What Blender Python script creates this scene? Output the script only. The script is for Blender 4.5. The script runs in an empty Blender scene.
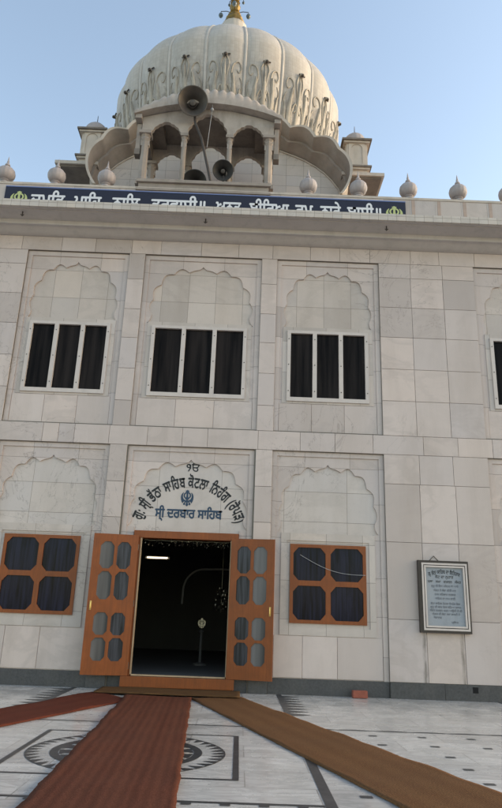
import bpy, bmesh, math, random
from mathutils import Vector, Matrix
from mathutils.geometry import tessellate_polygon
random.seed(7)
R = math.radians
PI = math.pi
scene = bpy.context.scene
C = scene.collection

# ------------------------------------------------------------------ tagging
def tag(o, label=None, cat=None, group=None, kind=None):
    if label: o['label'] = label
    if cat: o['category'] = cat
    if group: o['group'] = group
    if kind: o['kind'] = kind
    return o

def thing(name, loc=(0, 0, 0), rz=0.0):
    o = bpy.data.objects.new(name, None)
    o.empty_display_size = 0.2
    C.objects.link(o)
    o.location = loc
    o.rotation_euler = (0, 0, rz)
    return o

def link(name, me, mats=None, parent=None, smooth=False, loc=None):
    if mats is not None:
        for m in (mats if isinstance(mats, (list, tuple)) else [mats]):
            me.materials.append(m)
    if smooth:
        for p in me.polygons:
            p.use_smooth = True
    o = bpy.data.objects.new(name, me)
    C.objects.link(o)
    if parent is not None:
        o.parent = parent
    if loc: o.location = loc
    return o

def obj(name, bm, mats, parent=None, smooth=False, angle=None, loc=None, normals=True):
    if normals:
        bmesh.ops.recalc_face_normals(bm, faces=bm.faces)
    me = bpy.data.meshes.new(name)
    bm.to_mesh(me)
    bm.free()
    o = link(name, me, mats, parent, smooth or angle is not None, loc)
    if angle is not None:
        me.set_sharp_from_angle(angle=R(angle))
    return o

def copy_tree(o, parent=None):
    c = o.copy()
    C.objects.link(c)
    c.parent = parent if parent is not None else o.parent
    for ch in list(o.children):
        copy_tree(ch, c)
    return c

# ------------------------------------------------------------------ mesh helpers
def box(bm, x0, x1, y0, y1, z0, z1, mi=0, bev=0.0):
    vs = [bm.verts.new(v) for v in ((x0,y0,z0),(x1,y0,z0),(x1,y1,z0),(x0,y1,z0),(x0,y0,z1),(x1,y0,z1),(x1,y1,z1),(x0,y1,z1))]
    fs = [bm.faces.new([vs[i] for i in f]) for f in ((0,3,2,1),(4,5,6,7),(0,1,5,4),(1,2,6,5),(2,3,7,6),(3,0,4,7))]
    for f in fs: f.material_index = mi
    if bev > 0:
        es = list({e for f in fs for e in f.edges})
        r = bmesh.ops.bevel(bm, geom=es, offset=bev, segments=2, affect='EDGES', profile=0.7)
        for f in r['faces']: f.material_index = mi
    return vs

def quad(bm, pts, mi=0):
    f = bm.faces.new([bm.verts.new(p) for p in pts])
    f.material_index = mi
    return f

def plate(bm, outer, holes, y0, y1, mi=0, side=None, back=True):
    """flat plate in the XZ plane between y0 (front) and y1, with holes"""
    loops = [list(outer)] + [list(h) for h in holes]
    polys = [[Vector((p[0], p[1], 0)) for p in l] for l in loops]
    tris = tessellate_polygon(polys)
    flat = [p for l in loops for p in l]
    fr = [bm.verts.new((p[0], y0, p[1])) for p in flat]
    bk = [bm.verts.new((p[0], y1, p[1])) for p in flat]
    for t in tris:
        try:
            f = bm.faces.new([fr[i] for i in t]); f.material_index = mi
            if back:
                f = bm.faces.new([bk[i] for i in reversed(t)]); f.material_index = mi
        except ValueError:
            pass
    k = 0
    for l in loops:
        n = len(l)
        for i in range(n):
            a, b = k + i, k + (i + 1) % n
            try:
                f = bm.faces.new((fr[a], fr[b], bk[b], bk[a])); f.material_index = mi if side is None else side
            except ValueError:
                pass
        k += n

def rect(x0, x1, z0, z1):
    return [(x0, z0), (x1, z0), (x1, z1), (x0, z1)]

def lathe(bm, prof, seg=24, c=(0, 0, 0), mi=0, mod=None, cap=True):
    rings = []
    for (r, z) in prof:
        ring = []
        for i in range(seg):
            a = 2 * PI * i / seg
            rr = r * (mod(a, z) if mod else 1)
            ring.append(bm.verts.new((c[0] + rr * math.cos(a), c[1] + rr * math.sin(a), c[2] + z)))
        rings.append(ring)
    for k in range(len(rings) - 1):
        for i in range(seg):
            f = bm.faces.new((rings[k][i], rings[k][(i + 1) % seg], rings[k + 1][(i + 1) % seg], rings[k + 1][i]))
            f.material_index = mi
    if cap:
        for rg in (rings[0], rings[-1]):
            try:
                f = bm.faces.new(rg); f.material_index = mi
            except ValueError: pass
    return rings

def tube(bm, pts, rad, seg=8, mi=0, cap=True):
    pts = [Vector(p) for p in pts]
    n = len(pts)
    rads = rad if isinstance(rad, (list, tuple)) else [rad] * n
    rings = []
    prev = None
    for i, p in enumerate(pts):
        t = (pts[min(i + 1, n - 1)] - pts[max(i - 1, 0)])
        if t.length < 1e-9: t = Vector((0, 0, 1))
        t.normalize()
        ref = prev if prev is not None else (Vector((0, 0, 1)) if abs(t.z) < .9 else Vector((1, 0, 0)))
        u = ref - t * ref.dot(t)
        if u.length < 1e-6: u = t.orthogonal()
        u.normalize(); w = t.cross(u)
        prev = u
        rings.append([bm.verts.new(p + (u * math.cos(2*PI*k/seg) + w * math.sin(2*PI*k/seg)) * rads[i]) for k in range(seg)])
    for i in range(n - 1):
        for k in range(seg):
            f = bm.faces.new((rings[i][k], rings[i][(k+1) % seg], rings[i+1][(k+1) % seg], rings[i+1][k]))
            f.material_index = mi
    if cap:
        for rg in (rings[0], rings[-1]):
            f = bm.faces.new(rg); f.material_index = mi

def prof_x(bm, prof, x0, x1, mi=0):
    """extrude a closed (y,z) profile along X"""
    a = [bm.verts.new((x0, p[0], p[1])) for p in prof]
    b = [bm.verts.new((x1, p[0], p[1])) for p in prof]
    n = len(prof)
    for i in range(n):
        f = bm.faces.new((a[i], a[(i+1) % n], b[(i+1) % n], b[i])); f.material_index = mi
    bm.faces.new(a).material_index = mi
    bm.faces.new(list(reversed(b))).material_index = mi

# ------------------------------------------------------------------ materials
class NT:
    def __init__(s, name):
        s.m = bpy.data.materials.new(name); s.m.use_nodes = True
        s.t = s.m.node_tree; s.n = s.t.nodes; s.l = s.t.links
        s.b = s.n['Principled BSDF']
    def new(s, ty, **kw):
        n = s.n.new(ty)
        for k, v in kw.items(): setattr(n, k, v)
        return n
    def ln(s, a, b): s.l.new(a, b)
    def coord(s, kind='Object'):
        return s.new('ShaderNodeTexCoord').outputs[kind]
    def mapping(s, src, scale=(1,1,1), loc=(0,0,0), rot=(0,0,0)):
        n = s.new('ShaderNodeMapping'); s.ln(src, n.inputs[0])
        n.inputs['Scale'].default_value = scale; n.inputs['Location'].default_value = loc; n.inputs['Rotation'].default_value = rot
        return n.outputs[0]
    def noise(s, src, sc, det=4, rough=.55, dist=0.0):
        n = s.new('ShaderNodeTexNoise'); s.ln(src, n.inputs['Vector'])
        n.inputs['Scale'].default_value = sc; n.inputs['Detail'].default_value = det
        n.inputs['Roughness'].default_value = rough; n.inputs['Distortion'].default_value = dist
        return n.outputs['Fac']
    def ramp(s, src, stops):
        n = s.new('ShaderNodeValToRGB'); s.ln(src, n.inputs[0])
        cr = n.color_ramp
        while len(cr.elements) < len(stops): cr.elements.new(.5)
        for e, (p, c) in zip(cr.elements, stops):
            e.position = p; e.color = (c[0], c[1], c[2], 1) if not isinstance(c, (int, float)) else (c, c, c, 1)
        return n.outputs[0]
    def mix(s, fac, a, b, mode='MIX'):
        n = s.new('ShaderNodeMix'); n.data_type = 'RGBA'; n.blend_type = mode
        for sock, v in ((n.inputs['Factor'], fac), (n.inputs['A'], a), (n.inputs['B'], b)):
            if sock.name in ('A', 'B') and sock.type != 'RGBA': pass
        ins = [i for i in n.inputs if i.enabled]
        f = n.inputs[0]; A = n.inputs[6]; B = n.inputs[7]
        for sock, v in ((f, fac), (A, a), (B, b)):
            if hasattr(v, 'links'): s.ln(v, sock)
            elif isinstance(v, (int, float)):
                sock.default_value = v if sock.type == 'VALUE' else (v, v, v, 1)
            else: sock.default_value = (v[0], v[1], v[2], 1)
        return n.outputs[2]
    def math(s, op, a, b=None, c=None):
        n = s.new('ShaderNodeMath', operation=op)
        for i, v in enumerate((a, b, c)):
            if v is None: continue
            if hasattr(v, 'links'): s.ln(v, n.inputs[i])
            else: n.inputs[i].default_value = v
        return n.outputs[0]
    def bump(s, h, strength=.3, dist=.01, prev=None):
        n = s.new('ShaderNodeBump'); s.ln(h, n.inputs['Height'])
        n.inputs['Strength'].default_value = strength; n.inputs['Distance'].default_value = dist
        if prev is not None: s.ln(prev, n.inputs['Normal'])
        return n.outputs[0]
    def out(s, col=None, rough=None, nrm=None, **kw):
        for nm, v in (('Base Color', col), ('Roughness', rough), ('Normal', nrm)):
            if v is None: continue
            if hasattr(v, 'links'): s.ln(v, s.b.inputs[nm])
            elif isinstance(v, (int, float)): s.b.inputs[nm].default_value = v
            else: s.b.inputs[nm].default_value = (v[0], v[1], v[2], 1)
        for k, v in kw.items(): s.b.inputs[k.replace('_', ' ')].default_value = v
        return s.m

MB = (.525, .435, .398)      # marble base
def marble(name, mode='attr', w=.6, h=.6, ox=0., oz=0., offs=0., base=MB, mortar=.004, vein=.5, tonev=.20, warm=0.0, rough=.42, stains=False, uv=False):
    t = NT(name)
    co = t.coord('UV') if uv else t.coord('Object')
    base = Vector(base)
    joint = None
    if mode == 'attr':
        a = t.new('ShaderNodeAttribute'); a.attribute_name = 'tone'
        tone = a.outputs['Fac']
    else:
        if uv:
            v = t.mapping(co, loc=(ox, oz, 0))
        else:
            sx = t.new('ShaderNodeSeparateXYZ'); t.ln(co, sx.inputs[0])
            cb = t.new('ShaderNodeCombineXYZ')
            t.ln(t.math('ADD', sx.outputs[0], ox + 60 * w), cb.inputs[0])
            t.ln(t.math('ADD', sx.outputs[2] if mode == 'brick' else sx.outputs[1], oz + 60 * h), cb.inputs[1])
            v = cb.outputs[0]
        br = t.new('ShaderNodeTexBrick'); t.ln(v, br.inputs['Vector'])
        br.offset = offs; br.squash = 1.0
        br.inputs['Color1'].default_value = (0, 0, 0, 1); br.inputs['Color2'].default_value = (1, 1, 1, 1)
        br.inputs['Mortar'].default_value = (.5, .5, .5, 1)
        br.inputs['Scale'].default_value = 1.0; br.inputs['Mortar Size'].default_value = mortar
        br.inputs['Mortar Smooth'].default_value = .3; br.inputs['Bias'].default_value = 0
        br.inputs['Brick Width'].default_value = w; br.inputs['Row Height'].default_value = h
        sep = t.new('ShaderNodeSeparateColor'); t.ln(br.outputs['Color'], sep.inputs[0])
        tone = sep.outputs[0]
        joint = br.outputs['Fac']
    # shift the veining for every tile
    oc = t.coord('Object')
    sh = t.new('ShaderNodeVectorMath', operation='SCALE')
    cbt = t.new('ShaderNodeCombineXYZ'); t.ln(tone, cbt.inputs[0]); t.ln(tone, cbt.inputs[1]); t.ln(tone, cbt.inputs[2])
    t.ln(cbt.outputs[0], sh.inputs[0]); sh.inputs['Scale'].default_value = 37.0
    ad = t.new('ShaderNodeVectorMath', operation='ADD'); t.ln(oc, ad.inputs[0]); t.ln(sh.outputs[0], ad.inputs[1])
    vv = t.mapping(ad.outputs[0], scale=(1, 1, 1.6), rot=(0, R(35), 0))
    n1 = t.noise(vv, 1.1, 6, .58, .7)
    vmask = t.ramp(t.math('FRACT', t.math('MULTIPLY', tone, 7.31)), [(.2, .15), (.8, 1.0)])
    veins = t.ramp(n1, [(.42, 0.0), (.49, 1.0), (.515, .9), (.57, 0.0)])
    n2 = t.noise(vv, 3.4, 5, .6, .6)
    cloud = t.ramp(n2, [(.3, 0.0), (.75, 1.0)])
    lo = base * (1 - tonev); hi = base * (1 + tonev * .55)
    warmc = Vector((hi.x * 1.02, hi.y * .99, hi.z * .93))
    c = t.ramp(tone, [(0.0, tuple(lo)), (.2, tuple(base)), (.4, (base.x * .93, base.y * .955, base.z * .99)), (.55, (hi.x, hi.y * .975, hi.z * .95)), (.7, tuple(base * .95)), (.85, tuple(base)), (1.0, tuple(hi))])
    c = t.mix(t.math('MULTIPLY', t.math('MULTIPLY', veins, vmask), .50 * vein), c, tuple(base * .62))
    c = t.mix(t.math('MULTIPLY', cloud, .30 * vein), c, (base.x * .78, base.y * .79, base.z * .81))
    # sparse thin cracks and dark veins that run right across the slabs
    cr = t.noise(t.mapping(oc, scale=(1, 1, .8), rot=(0, R(-28), 0)), .9, 7, .6, 2.2)
    crk = t.ramp(cr, [(.492, 0.0), (.500, 1.0), (.508, 0.0)])
    crm = t.ramp(t.noise(t.mapping(oc, loc=(5, 3, 9)), .55, 2), [(.5, 0.0), (.6, 1.0)])
    c = t.mix(t.math('MULTIPLY', t.math('MULTIPLY', crk, crm), .55), c, tuple(base * .38))
    # grime, in vertical washes
    g = t.noise(t.mapping(oc, scale=(1.5, 1.5, .28)), 1.1, 5, .65)
    gm = t.ramp(g, [(.46, 0.0), (.72, 1.0)])
    c = t.mix(t.math('MULTIPLY', gm, .3), c, (base.x * .58, base.y * .54, base.z * .48))
    sp = t.noise(oc, 55, 3, .6)
    c = t.mix(t.ramp(sp, [(.63, 0.0), (.72, .35)]), c, tuple(base * .5))
    if stains:
        s2 = t.new('ShaderNodeSeparateXYZ'); t.ln(oc, s2.inputs[0])
        wob = t.math('MULTIPLY', t.math('SUBTRACT', t.noise(oc, 6, 3), .5), .05)
        for X in (3.975, 4.60):
            d = t.math('ABSOLUTE', t.math('SUBTRACT', t.math('ADD', s2.outputs[0], wob), X))
            k = t.new('ShaderNodeMapRange'); t.ln(d, k.inputs[0]); k.inputs[1].default_value = 0; k.inputs[2].default_value = .045; k.inputs[3].default_value = 1; k.inputs[4].default_value = 0
            z = t.new('ShaderNodeMapRange'); t.ln(s2.outputs[2], z.inputs[0]); z.inputs[1].default_value = 1.25; z.inputs[2].default_value = .9; z.inputs[3].default_value = 0; z.inputs[4].default_value = 1
            zz = t.math('MULTIPLY', z.outputs[0], t.ramp(t.noise(t.mapping(oc, scale=(3, 3, 1)), 4, 4), [(.3, .3), (.6, 1.0)]))
            c = t.mix(t.math('MULTIPLY', t.math('MULTIPLY', k.outputs[0], zz), .75), c, (.10, .085, .07))
    bh = t.noise(oc, 22, 4)
    nb = t.bump(bh, .12, .004)
    if joint is not None:
        c = t.mix(t.math('MULTIPLY', joint, .7), c, (.13, .11, .09))
        inv = t.math('SUBTRACT', 1.0, joint)
        nb = t.bump(inv, .5, .006, nb)
    rg = t.math('ADD', t.math('MULTIPLY', t.noise(oc, 9, 4), .22), rough - .1)
    return t.out(c, rg, nb, Specular_IOR_Level=.35)

M = {}
M['tile'] = marble('marble_tiles', stains=True)
M['joint'] = marble('marble_backing', 'attr', base=(.15, .13, .105))
M['spandrel'] = marble('marble_spandrel', 'brick', .8, .62, .4, .02)
M['tymp'] = marble('marble_tympanum', 'brick', .52, .58, .26, .12, tonev=.2, base=(.495, .415, .368))
M['tymp_low'] = marble('marble_tympanum_pale', 'brick', 1.1, .52, 0.55, .37, tonev=.08, base=(.54, .465, .425))
M['strip'] = marble('marble_strip', 'brick', .62, .62, .1, .1, base=(.50, .425, .382))
M['room_tile'] = marble('wall_white_tile', 'brick', .42, .30, 0, 0, offs=0, base=(.53, .465, .42), mortar=.004, vein=.25, tonev=.06)
M['lip'] = marble('ledge_edge_tile', 'brick', .172, .6, 0, 0, base=(.50, .44, .39), mortar=.004, tonev=.1)
M['parapet'] = marble('parapet_marble', 'brick', .52, 2, .1, 0, base=(.48, .41, .37), mortar=.003)

def plain(name, col, rough=.6, var=.15, sc=6, bump=.15, dirt=.25, metallic=0.0, dirtcol=None, bsc=40, spec=.4, grain=False):
    t = NT(name); oc = t.coord('Object')
    c0 = Vector(col)
    n = t.noise(oc, sc, 5, .6)
    c = t.ramp(n, [(.25, tuple(c0 * (1 - var))), (.75, tuple(c0 * (1 + var)))])
    if dirt:
        g = t.ramp(t.noise(t.mapping(oc, scale=(2, 2, .5)), 2.3, 6, .7), [(.48, 0.0), (.75, 1.0)])
        c = t.mix(t.math('MULTIPLY', g, dirt), c, dirtcol or tuple(c0 * .35))
    nb = t.bump(t.noise(oc, bsc, 4), bump, .004)
    rg = t.math('ADD', t.math('MULTIPLY', t.noise(oc, sc * 2, 3), .2), rough - .1)
    if grain:
        gr = t.noise(t.mapping(oc, scale=(14, 14, .8)), 3, 5, .65)
        c = t.mix(t.ramp(gr, [(.4, 0.0), (.7, .45)]), c, tuple(c0 * .55)); nb = t.bump(gr, .25, .004, nb)
    return t.out(c, rg, nb, Metallic=metallic, Specular_IOR_Level=spec)

M['soffit'] = plain('plaster_soffit', (.47, .42, .39), .8, .06, 2, .1, .25)
M['cream'] = plain('cream_plaster', (.46, .395, .34), .75, .12, 3, .2, .45, dirtcol=(.25, .22, .17))
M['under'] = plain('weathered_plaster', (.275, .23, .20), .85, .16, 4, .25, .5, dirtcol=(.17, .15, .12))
M['weathered'] = plain('weathered_cream_plaster', (.355, .30, .262), .8, .16, 4, .25, .6, dirtcol=(.15, .13, .105))
M['slabdark'] = plain('dark_plaster', (.17, .142, .122), .85, .2, 4, .25, .5)  # darker plaster for undersides, brackets, cornice slabs and corner drops
M['kalash'] = plain('pinkish_stone', (.325, .285, .28), .6, .14, 9, .2, .35, dirtcol=(.2, .17, .16))
M['pinkstrip'] = plain('pink_sandstone', (.38, .28, .23), .6, .12, 9, .15, .2)
M['granite'] = plain('dark_granite', (.055, .054, .056), .45, .35, 30, .1, .35, dirtcol=(.11, .10, .09))
M['whiteframe'] = plain('white_painted_frame', (.52, .45, .415), .5, .06, 5, .08, .2)
M['wood'] = plain('orange_brown_paint', (.235, .058, .0105), .5, .18, 5, .12, .3, dirtcol=(.12, .035, .012), grain=True)
M['woodpale'] = plain('worn_pale_wood', (.42, .30, .19), .6, .15, 8, .1, .3)
M['brass'] = plain('brass_handle', (.62, .42, .16), .35, .1, 9, .05, .1, metallic=.9)
M['gold'] = plain('weathered_gilt', (.20, .125, .035), .5, .25, 9, .15, .35, metallic=.6, dirtcol=(.12, .07, .03))
M['metal'] = plain('grey_horn_metal', (.085, .072, .063), .5, .2, 8, .1, .3, metallic=.25, dirtcol=(.09, .05, .03))
M['metaldark'] = plain('dark_horn_bell', (.045, .042, .04), .5, .2, 8, .1, .3)
M['lampglass'] = plain('lamp_globe', (.07, .10, .12), .25, .1, 6, .02, 0)
M['darkwood'] = plain('dark_brown_box', (.035, .025, .02), .45, .2, 12, .1, .2)
M['navy'] = plain('navy_banner_paint', (.009, .012, .030), .6, .12, 4, .05, .15)
M['bannerwhite'] = plain('white_sign_lettering', (.62, .62, .64), .5, .05, 6, .03, .1)
M['emblemgreen'] = plain('yellow_green_emblem', (.42, .46, .20), .5, .08, 6, .03, .1)
M['ink'] = plain('black_lettering', (.012, .012, .014), .5, .1, 20, .02, 0)
M['inkblue'] = plain('blue_lettering', (.016, .045, .085), .5, .1, 20, .02, 0)
M['brick'] = plain('red_brick', (.26, .075, .05), .85, .2, 20, .4, .3)
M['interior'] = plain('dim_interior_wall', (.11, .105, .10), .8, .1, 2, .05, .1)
M['interior_arch'] = plain('interior_arch_plaster', (.40, .40, .40), .6, .1, 2, .05, .1)
M['black'] = plain('black_opening', (.006, .006, .007), .9, .1, 2, 0, 0)
M['wire'] = plain('pale_wire', (.30, .30, .30), .5, .05, 5, 0, 0)
M['pole'] = plain('rusty_pole', (.05, .04, .035), .7, .3, 15, .2, .3)
M['inlay_black'] = plain('black_marble_inlay', (.035, .037, .04), .35, .2, 6, .03, .3, dirtcol=(.12, .12, .12))
M['inlay_beige'] = plain('beige_marble_inlay', (.40, .37, .33), .35, .15, 5, .03, .2)
M['tinsel'] = plain('gold_tinsel', (.22, .20, .16), .3, .3, 30, .1, 0, metallic=.9)
M['ground'] = plain('dusty_ground', (.25, .22, .18), .9, .2, .3, .2, .3)
M['paper'] = plain('grey_notice_paper', (.27, .29, .315), .55, .06, 3, .02, .25)
M['paint_grey'] = plain('faded_print', (.10, .11, .13), .6, .1, 9, 0, 0)
M['bolt'] = plain('screw_head', (.08, .07, .06), .5, .1, 9, 0, 0, metallic=.6)

def glassy(name, col, rough=.06, stripes=None, spec=.16):
    t = NT(name); oc = t.coord('Object')
    c = col
    if stripes:
        n = t.noise(t.mapping(oc, scale=(1, 1, .06)), stripes, 3, .5)
        c = t.ramp(n, [(.35, tuple(Vector(col) * .35)), (.65, tuple(Vector(col) * 1.7))])
    nb = t.bump(t.noise(oc, 2.0, 2), .04, .02)
    return t.out(c, rough, nb, Specular_IOR_Level=spec)
M['glass_dark'] = glassy('dark_window_glass', (.013, .010, .009), .18, 9, .06)
M['glass_curtain'] = glassy('glass_over_navy_curtain', (.008, .009, .019), .15, 26, .12)
M['glass_grey'] = glassy('grey_reflection_glass', (.085, .08, .078), .4, 4, .3)  # grey reflection put into the colour of the outer door panes
M['glass_blue'] = glassy('glass_over_striped_curtain', (.030, .031, .038), .3, 26, .25)

def emis(name, col, s):
    t = NT(name)
    t.b.inputs['Emission Color'].default_value = (*col, 1); t.b.inputs['Emission Strength'].default_value = s
    return t.out((.8, .8, .8), .4)
M['tube'] = emis('lit_tube', (.95, 1, .95), 1.0)

# dome mosaic
def dome_mat():
    t = NT('dome_mosaic'); uv = t.coord('UV'); oc = t.coord('Object')
    br = t.new('ShaderNodeTexBrick'); t.ln(uv, br.inputs['Vector']); br.offset = 0
    for k, v in (('Color1', (0,0,0,1)), ('Color2', (1,1,1,1)), ('Mortar', (.5,.5,.5,1))): br.inputs[k].default_value = v
    for k, v in (('Scale', 1), ('Mortar Size', .006), ('Mortar Smooth', .4), ('Brick Width', .105), ('Row Height', .105)): br.inputs[k].default_value = v
    sep = t.new('ShaderNodeSeparateColor'); t.ln(br.outputs['Color'], sep.inputs[0])
    c = t.ramp(sep.outputs[0], [(0, (.405, .365, .322)), (.5, (.43, .39, .347)), (1, (.455, .413, .372))])
    g = t.ramp(t.noise(t.mapping(oc, scale=(1, 1, .35)), 1.8, 6, .7), [(.42, 0.0), (.72, 1.0)])
    c = t.mix(t.math('MULTIPLY', g, .3), c, (.27, .24, .20))
    # soot that collects on the lower relief
    sz = t.new('ShaderNodeSeparateXYZ'); t.ln(oc, sz.inputs[0])
    mz = t.new('ShaderNodeMapRange'); t.ln(sz.outputs[2], mz.inputs[0]); mz.inputs[1].default_value = 15.0; mz.inputs[2].default_value = 13.2; mz.inputs[3].default_value = 0; mz.inputs[4].default_value = 1
    st = t.ramp(t.noise(t.mapping(oc, scale=(2.2, 2.2, .5)), 2.4, 6, .7), [(.40, 0.0), (.60, 1.0)])
    c = t.mix(t.math('MULTIPLY', t.math('MULTIPLY', st, mz.outputs[0]), .8), c, (.12, .10, .085))
    c = t.mix(t.math('MULTIPLY', br.outputs['Fac'], .3), c, (.25, .23, .20))
    return t.out(c, .5, t.bump(t.math('SUBTRACT', 1.0, br.outputs['Fac']), .4, .01), Specular_IOR_Level=.35)
M['dome'] = dome_mat()
M['rib'] = plain('dome_rib_stone', (.45, .41, .37), .6, .12, 5, .15, .4, dirtcol=(.2, .18, .15))
M['relief'] = plain('dome_relief_stone', (.355, .315, .265), .65, .22, 5, .2, .85, dirtcol=(.15, .125, .10))
M['tip_dark'] = plain('dark_tip_spot', (.06, .05, .045), .8, .2, 9, .1, 0)  # dark colour of the dot at each leaf tip

def carpet(name, col, ang, rib=34, dark=.55, along=False):
    t = NT(name); oc = t.coord('Object')
    v = t.mapping(oc, rot=(0, 0, ang))
    w = t.new('ShaderNodeTexWave', wave_type='BANDS', bands_direction='X'); t.ln(v, w.inputs[0])
    w.inputs['Scale'].default_value = rib / 6.28 * 1.0; w.inputs['Distortion'].default_value = 2.0; w.inputs['Detail'].default_value = 2; w.inputs['Detail Scale'].default_value = 3
    c0 = Vector(col)
    w2 = t.new('ShaderNodeTexWave', wave_type='BANDS', bands_direction='X'); t.ln(v, w2.inputs[0])
    w2.inputs['Scale'].default_value = 1.15; w2.inputs['Distortion'].default_value = .6; w2.inputs['Detail'].default_value = 3
    c = t.ramp(w.outputs['Fac'], [(0, tuple(c0 * dark)), (.6, tuple(c0)), (1, tuple(c0 * 1.15))])
    c = t.mix(t.math('MULTIPLY', w2.outputs['Fac'], .28), c, (c0.x * 1.5, c0.y * 1.7, c0.z * 1.7))
    f = t.noise(t.mapping(oc, rot=(0, 0, ang), scale=(1.6, .7, 1)), 85, 3, .7)
    c = t.mix(t.ramp(f, [(.35, .0), (.7, .75)]), c, tuple(c0 * .4))
    d = t.ramp(t.noise(oc, 1.6, 5, .65), [(.4, 0.0), (.75, 1.0)])
    c = t.mix(t.math('MULTIPLY', d, .3), c, tuple(c0 * .5 + Vector((.02, .018, .015))))
    fine = t.noise(t.mapping(oc, rot=(0, 0, ang), scale=(1, 3, 1)), 70, 2)
    nb = t.bump(w.outputs['Fac'], .3, .004); nb = t.bump(fine, .8, .008, nb)
    return t.out(c, .95, nb, Specular_IOR_Level=.1)
M['carpet_red'] = carpet('red_coir_carpet', (.112, .036, .022), R(-2.55), 24, .80)
M['carpet_red2'] = carpet('faded_red_carpet', (.105, .026, .016), R(20.5), 60, .85)
M['carpet_brown'] = carpet('brown_coir_carpet', (.150, .070, .033), R(-19.7), 90, .75)
M['mat_brown'] = carpet('door_mat_coir', (.12, .06, .027), R(90), 110, .7)

def floor_mat():
    t = NT('white_marble_floor'); oc = t.coord('Object')
    br = t.new('ShaderNodeTexBrick'); t.ln(t.mapping(oc, loc=(30.24, 40.1, 0)), br.inputs['Vector']); br.offset = .5
    for k, v in (('Color1', (0,0,0,1)), ('Color2', (1,1,1,1)), ('Mortar', (.5,.5,.5,1))): br.inputs[k].default_value = v
    for k, v in (('Scale', 1), ('Mortar Size', .006), ('Mortar Smooth', .3), ('Brick Width', 1.06), ('Row Height', .52)): br.inputs[k].default_value = v
    sep = t.new('ShaderNodeSeparateColor'); t.ln(br.outputs['Color'], sep.inputs[0]); tone = sep.outputs[0]
    cb = t.new('ShaderNodeCombineXYZ'); [t.ln(t.math('MULTIPLY', tone, 31.0), cb.inputs[i]) for i in range(3)]
    ad = t.new('ShaderNodeVectorMath', operation='ADD'); t.ln(oc, ad.inputs[0]); t.ln(cb.outputs[0], ad.inputs[1])
    v = t.mapping(ad.outputs[0], scale=(.8, 2.2, 1), rot=(0, 0, R(12)))
    c = t.ramp(tone, [(0, (.42, .41, .40)), (.5, (.50, .49, .475)), (1, (.57, .56, .545))])
    ve = t.ramp(t.noise(v, 2.0, 6, .62, 1.8), [(.40, 0.0), (.5, 1.0), (.58, 0.0)])
    c = t.mix(t.math('MULTIPLY', ve, .38), c, (.19, .19, .185))
    cl = t.ramp(t.noise(v, 1.1, 5, .6), [(.35, 0.0), (.7, 1.0)])
    c = t.mix(t.math('MULTIPLY', cl, .28), c, (.25, .25, .24))
    d = t.ramp(t.noise(oc, .9, 6, .7), [(.45, 0.0), (.75, 1.0)])
    c = t.mix(t.math('MULTIPLY', d, .3), c, (.20, .185, .16))
    c = t.mix(t.math('MULTIPLY', br.outputs['Fac'], .5), c, (.13, .12, .11))
    rg = t.ramp(t.noise(oc, 2.5, 5, .6), [(.3, .12), (.7, .38)])
    return t.out(c, rg, t.bump(t.noise(oc, 3, 3), .03, .01), Specular_IOR_Level=.5)
M['floor'] = floor_mat()

# ------------------------------------------------------------------ tiles
def tiles(name, rects, y, parent, gap=.0055, th=.014, mat=None):
    bm = bmesh.new()
    lay = bm.faces.layers.float.new('tone')
    for (x0, x1, z0, z1) in rects:
        g = gap / 2
        x0 += g; x1 -= g; z0 += g; z1 -= g
        if x1 - x0 < .004 or z1 - z0 < .004: continue
        tn = random.random()
        j = [random.uniform(-.0009, .0009) for _ in range(4)]
        e = .0025
        fr = [bm.verts.new(p) for p in ((x0+e, y+j[0], z0+e), (x1-e, y+j[1], z0+e), (x1-e, y+j[2], z1-e), (x0+e, y+j[3], z1-e))]
        bv = [bm.verts.new(p) for p in ((x0, y+e+.001, z0), (x1, y+e+.001, z0), (x1, y+e+.001, z1), (x0, y+e+.001, z1))]
        bk = [bm.verts.new(p) for p in ((x0, y+th, z0), (x1, y+th, z0), (x1, y+th, z1), (x0, y+th, z1))]
        fs = [bm.faces.new(fr)]
        for i in range(4):
            k = (i + 1) % 4
            fs.append(bm.faces.new((bv[i], bv[k], fr[k], fr[i])))
            fs.append(bm.faces.new((bk[i], bk[k], bv[k], bv[i])))
        for f in fs: f[lay] = tn
    return obj(name, bm, mat or M['tile'], parent, normals=False)

def grid(x0, x1, zs, w=None, xs=None, jit=0.0, off=0.0):
    out = []
    zs = sorted(zs)
    for k in range(len(zs) - 1):
        if xs is None:
            n = max(1, round((x1 - x0) / w)); cuts = [x0 + (x1 - x0) * i / n for i in range(n + 1)]
            if off and k % 2: cuts = [x0] + [c + (x1 - x0) / n * off for c in cuts[:-1]] + [x1]
            if jit: cuts = [cuts[0]] + [c + random.uniform(-jit, jit) for c in cuts[1:-1]] + [cuts[-1]]
        else: cuts = [x0] + [x for x in xs if x0 < x < x1] + [x1]
        for i in range(len(cuts) - 1): out.append((cuts[i], cuts[i+1], zs[k], zs[k+1]))
    return out

def blank(rects_x, z0, z1): pass

# ================================================================== THE BUILDING
G = thing('gurdwara')
tag(G, 'two storey gurdwara faced in pale marble tiles with a white ribbed dome and arched panels', 'temple building')

XL, XR = -9.0, 12.0
BAYS = [(-2.44, .985, 'side'), (-.01, 1.135, 'mid'), (2.41, .985, 'side'), (6.23, .985, 'side')]
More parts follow.
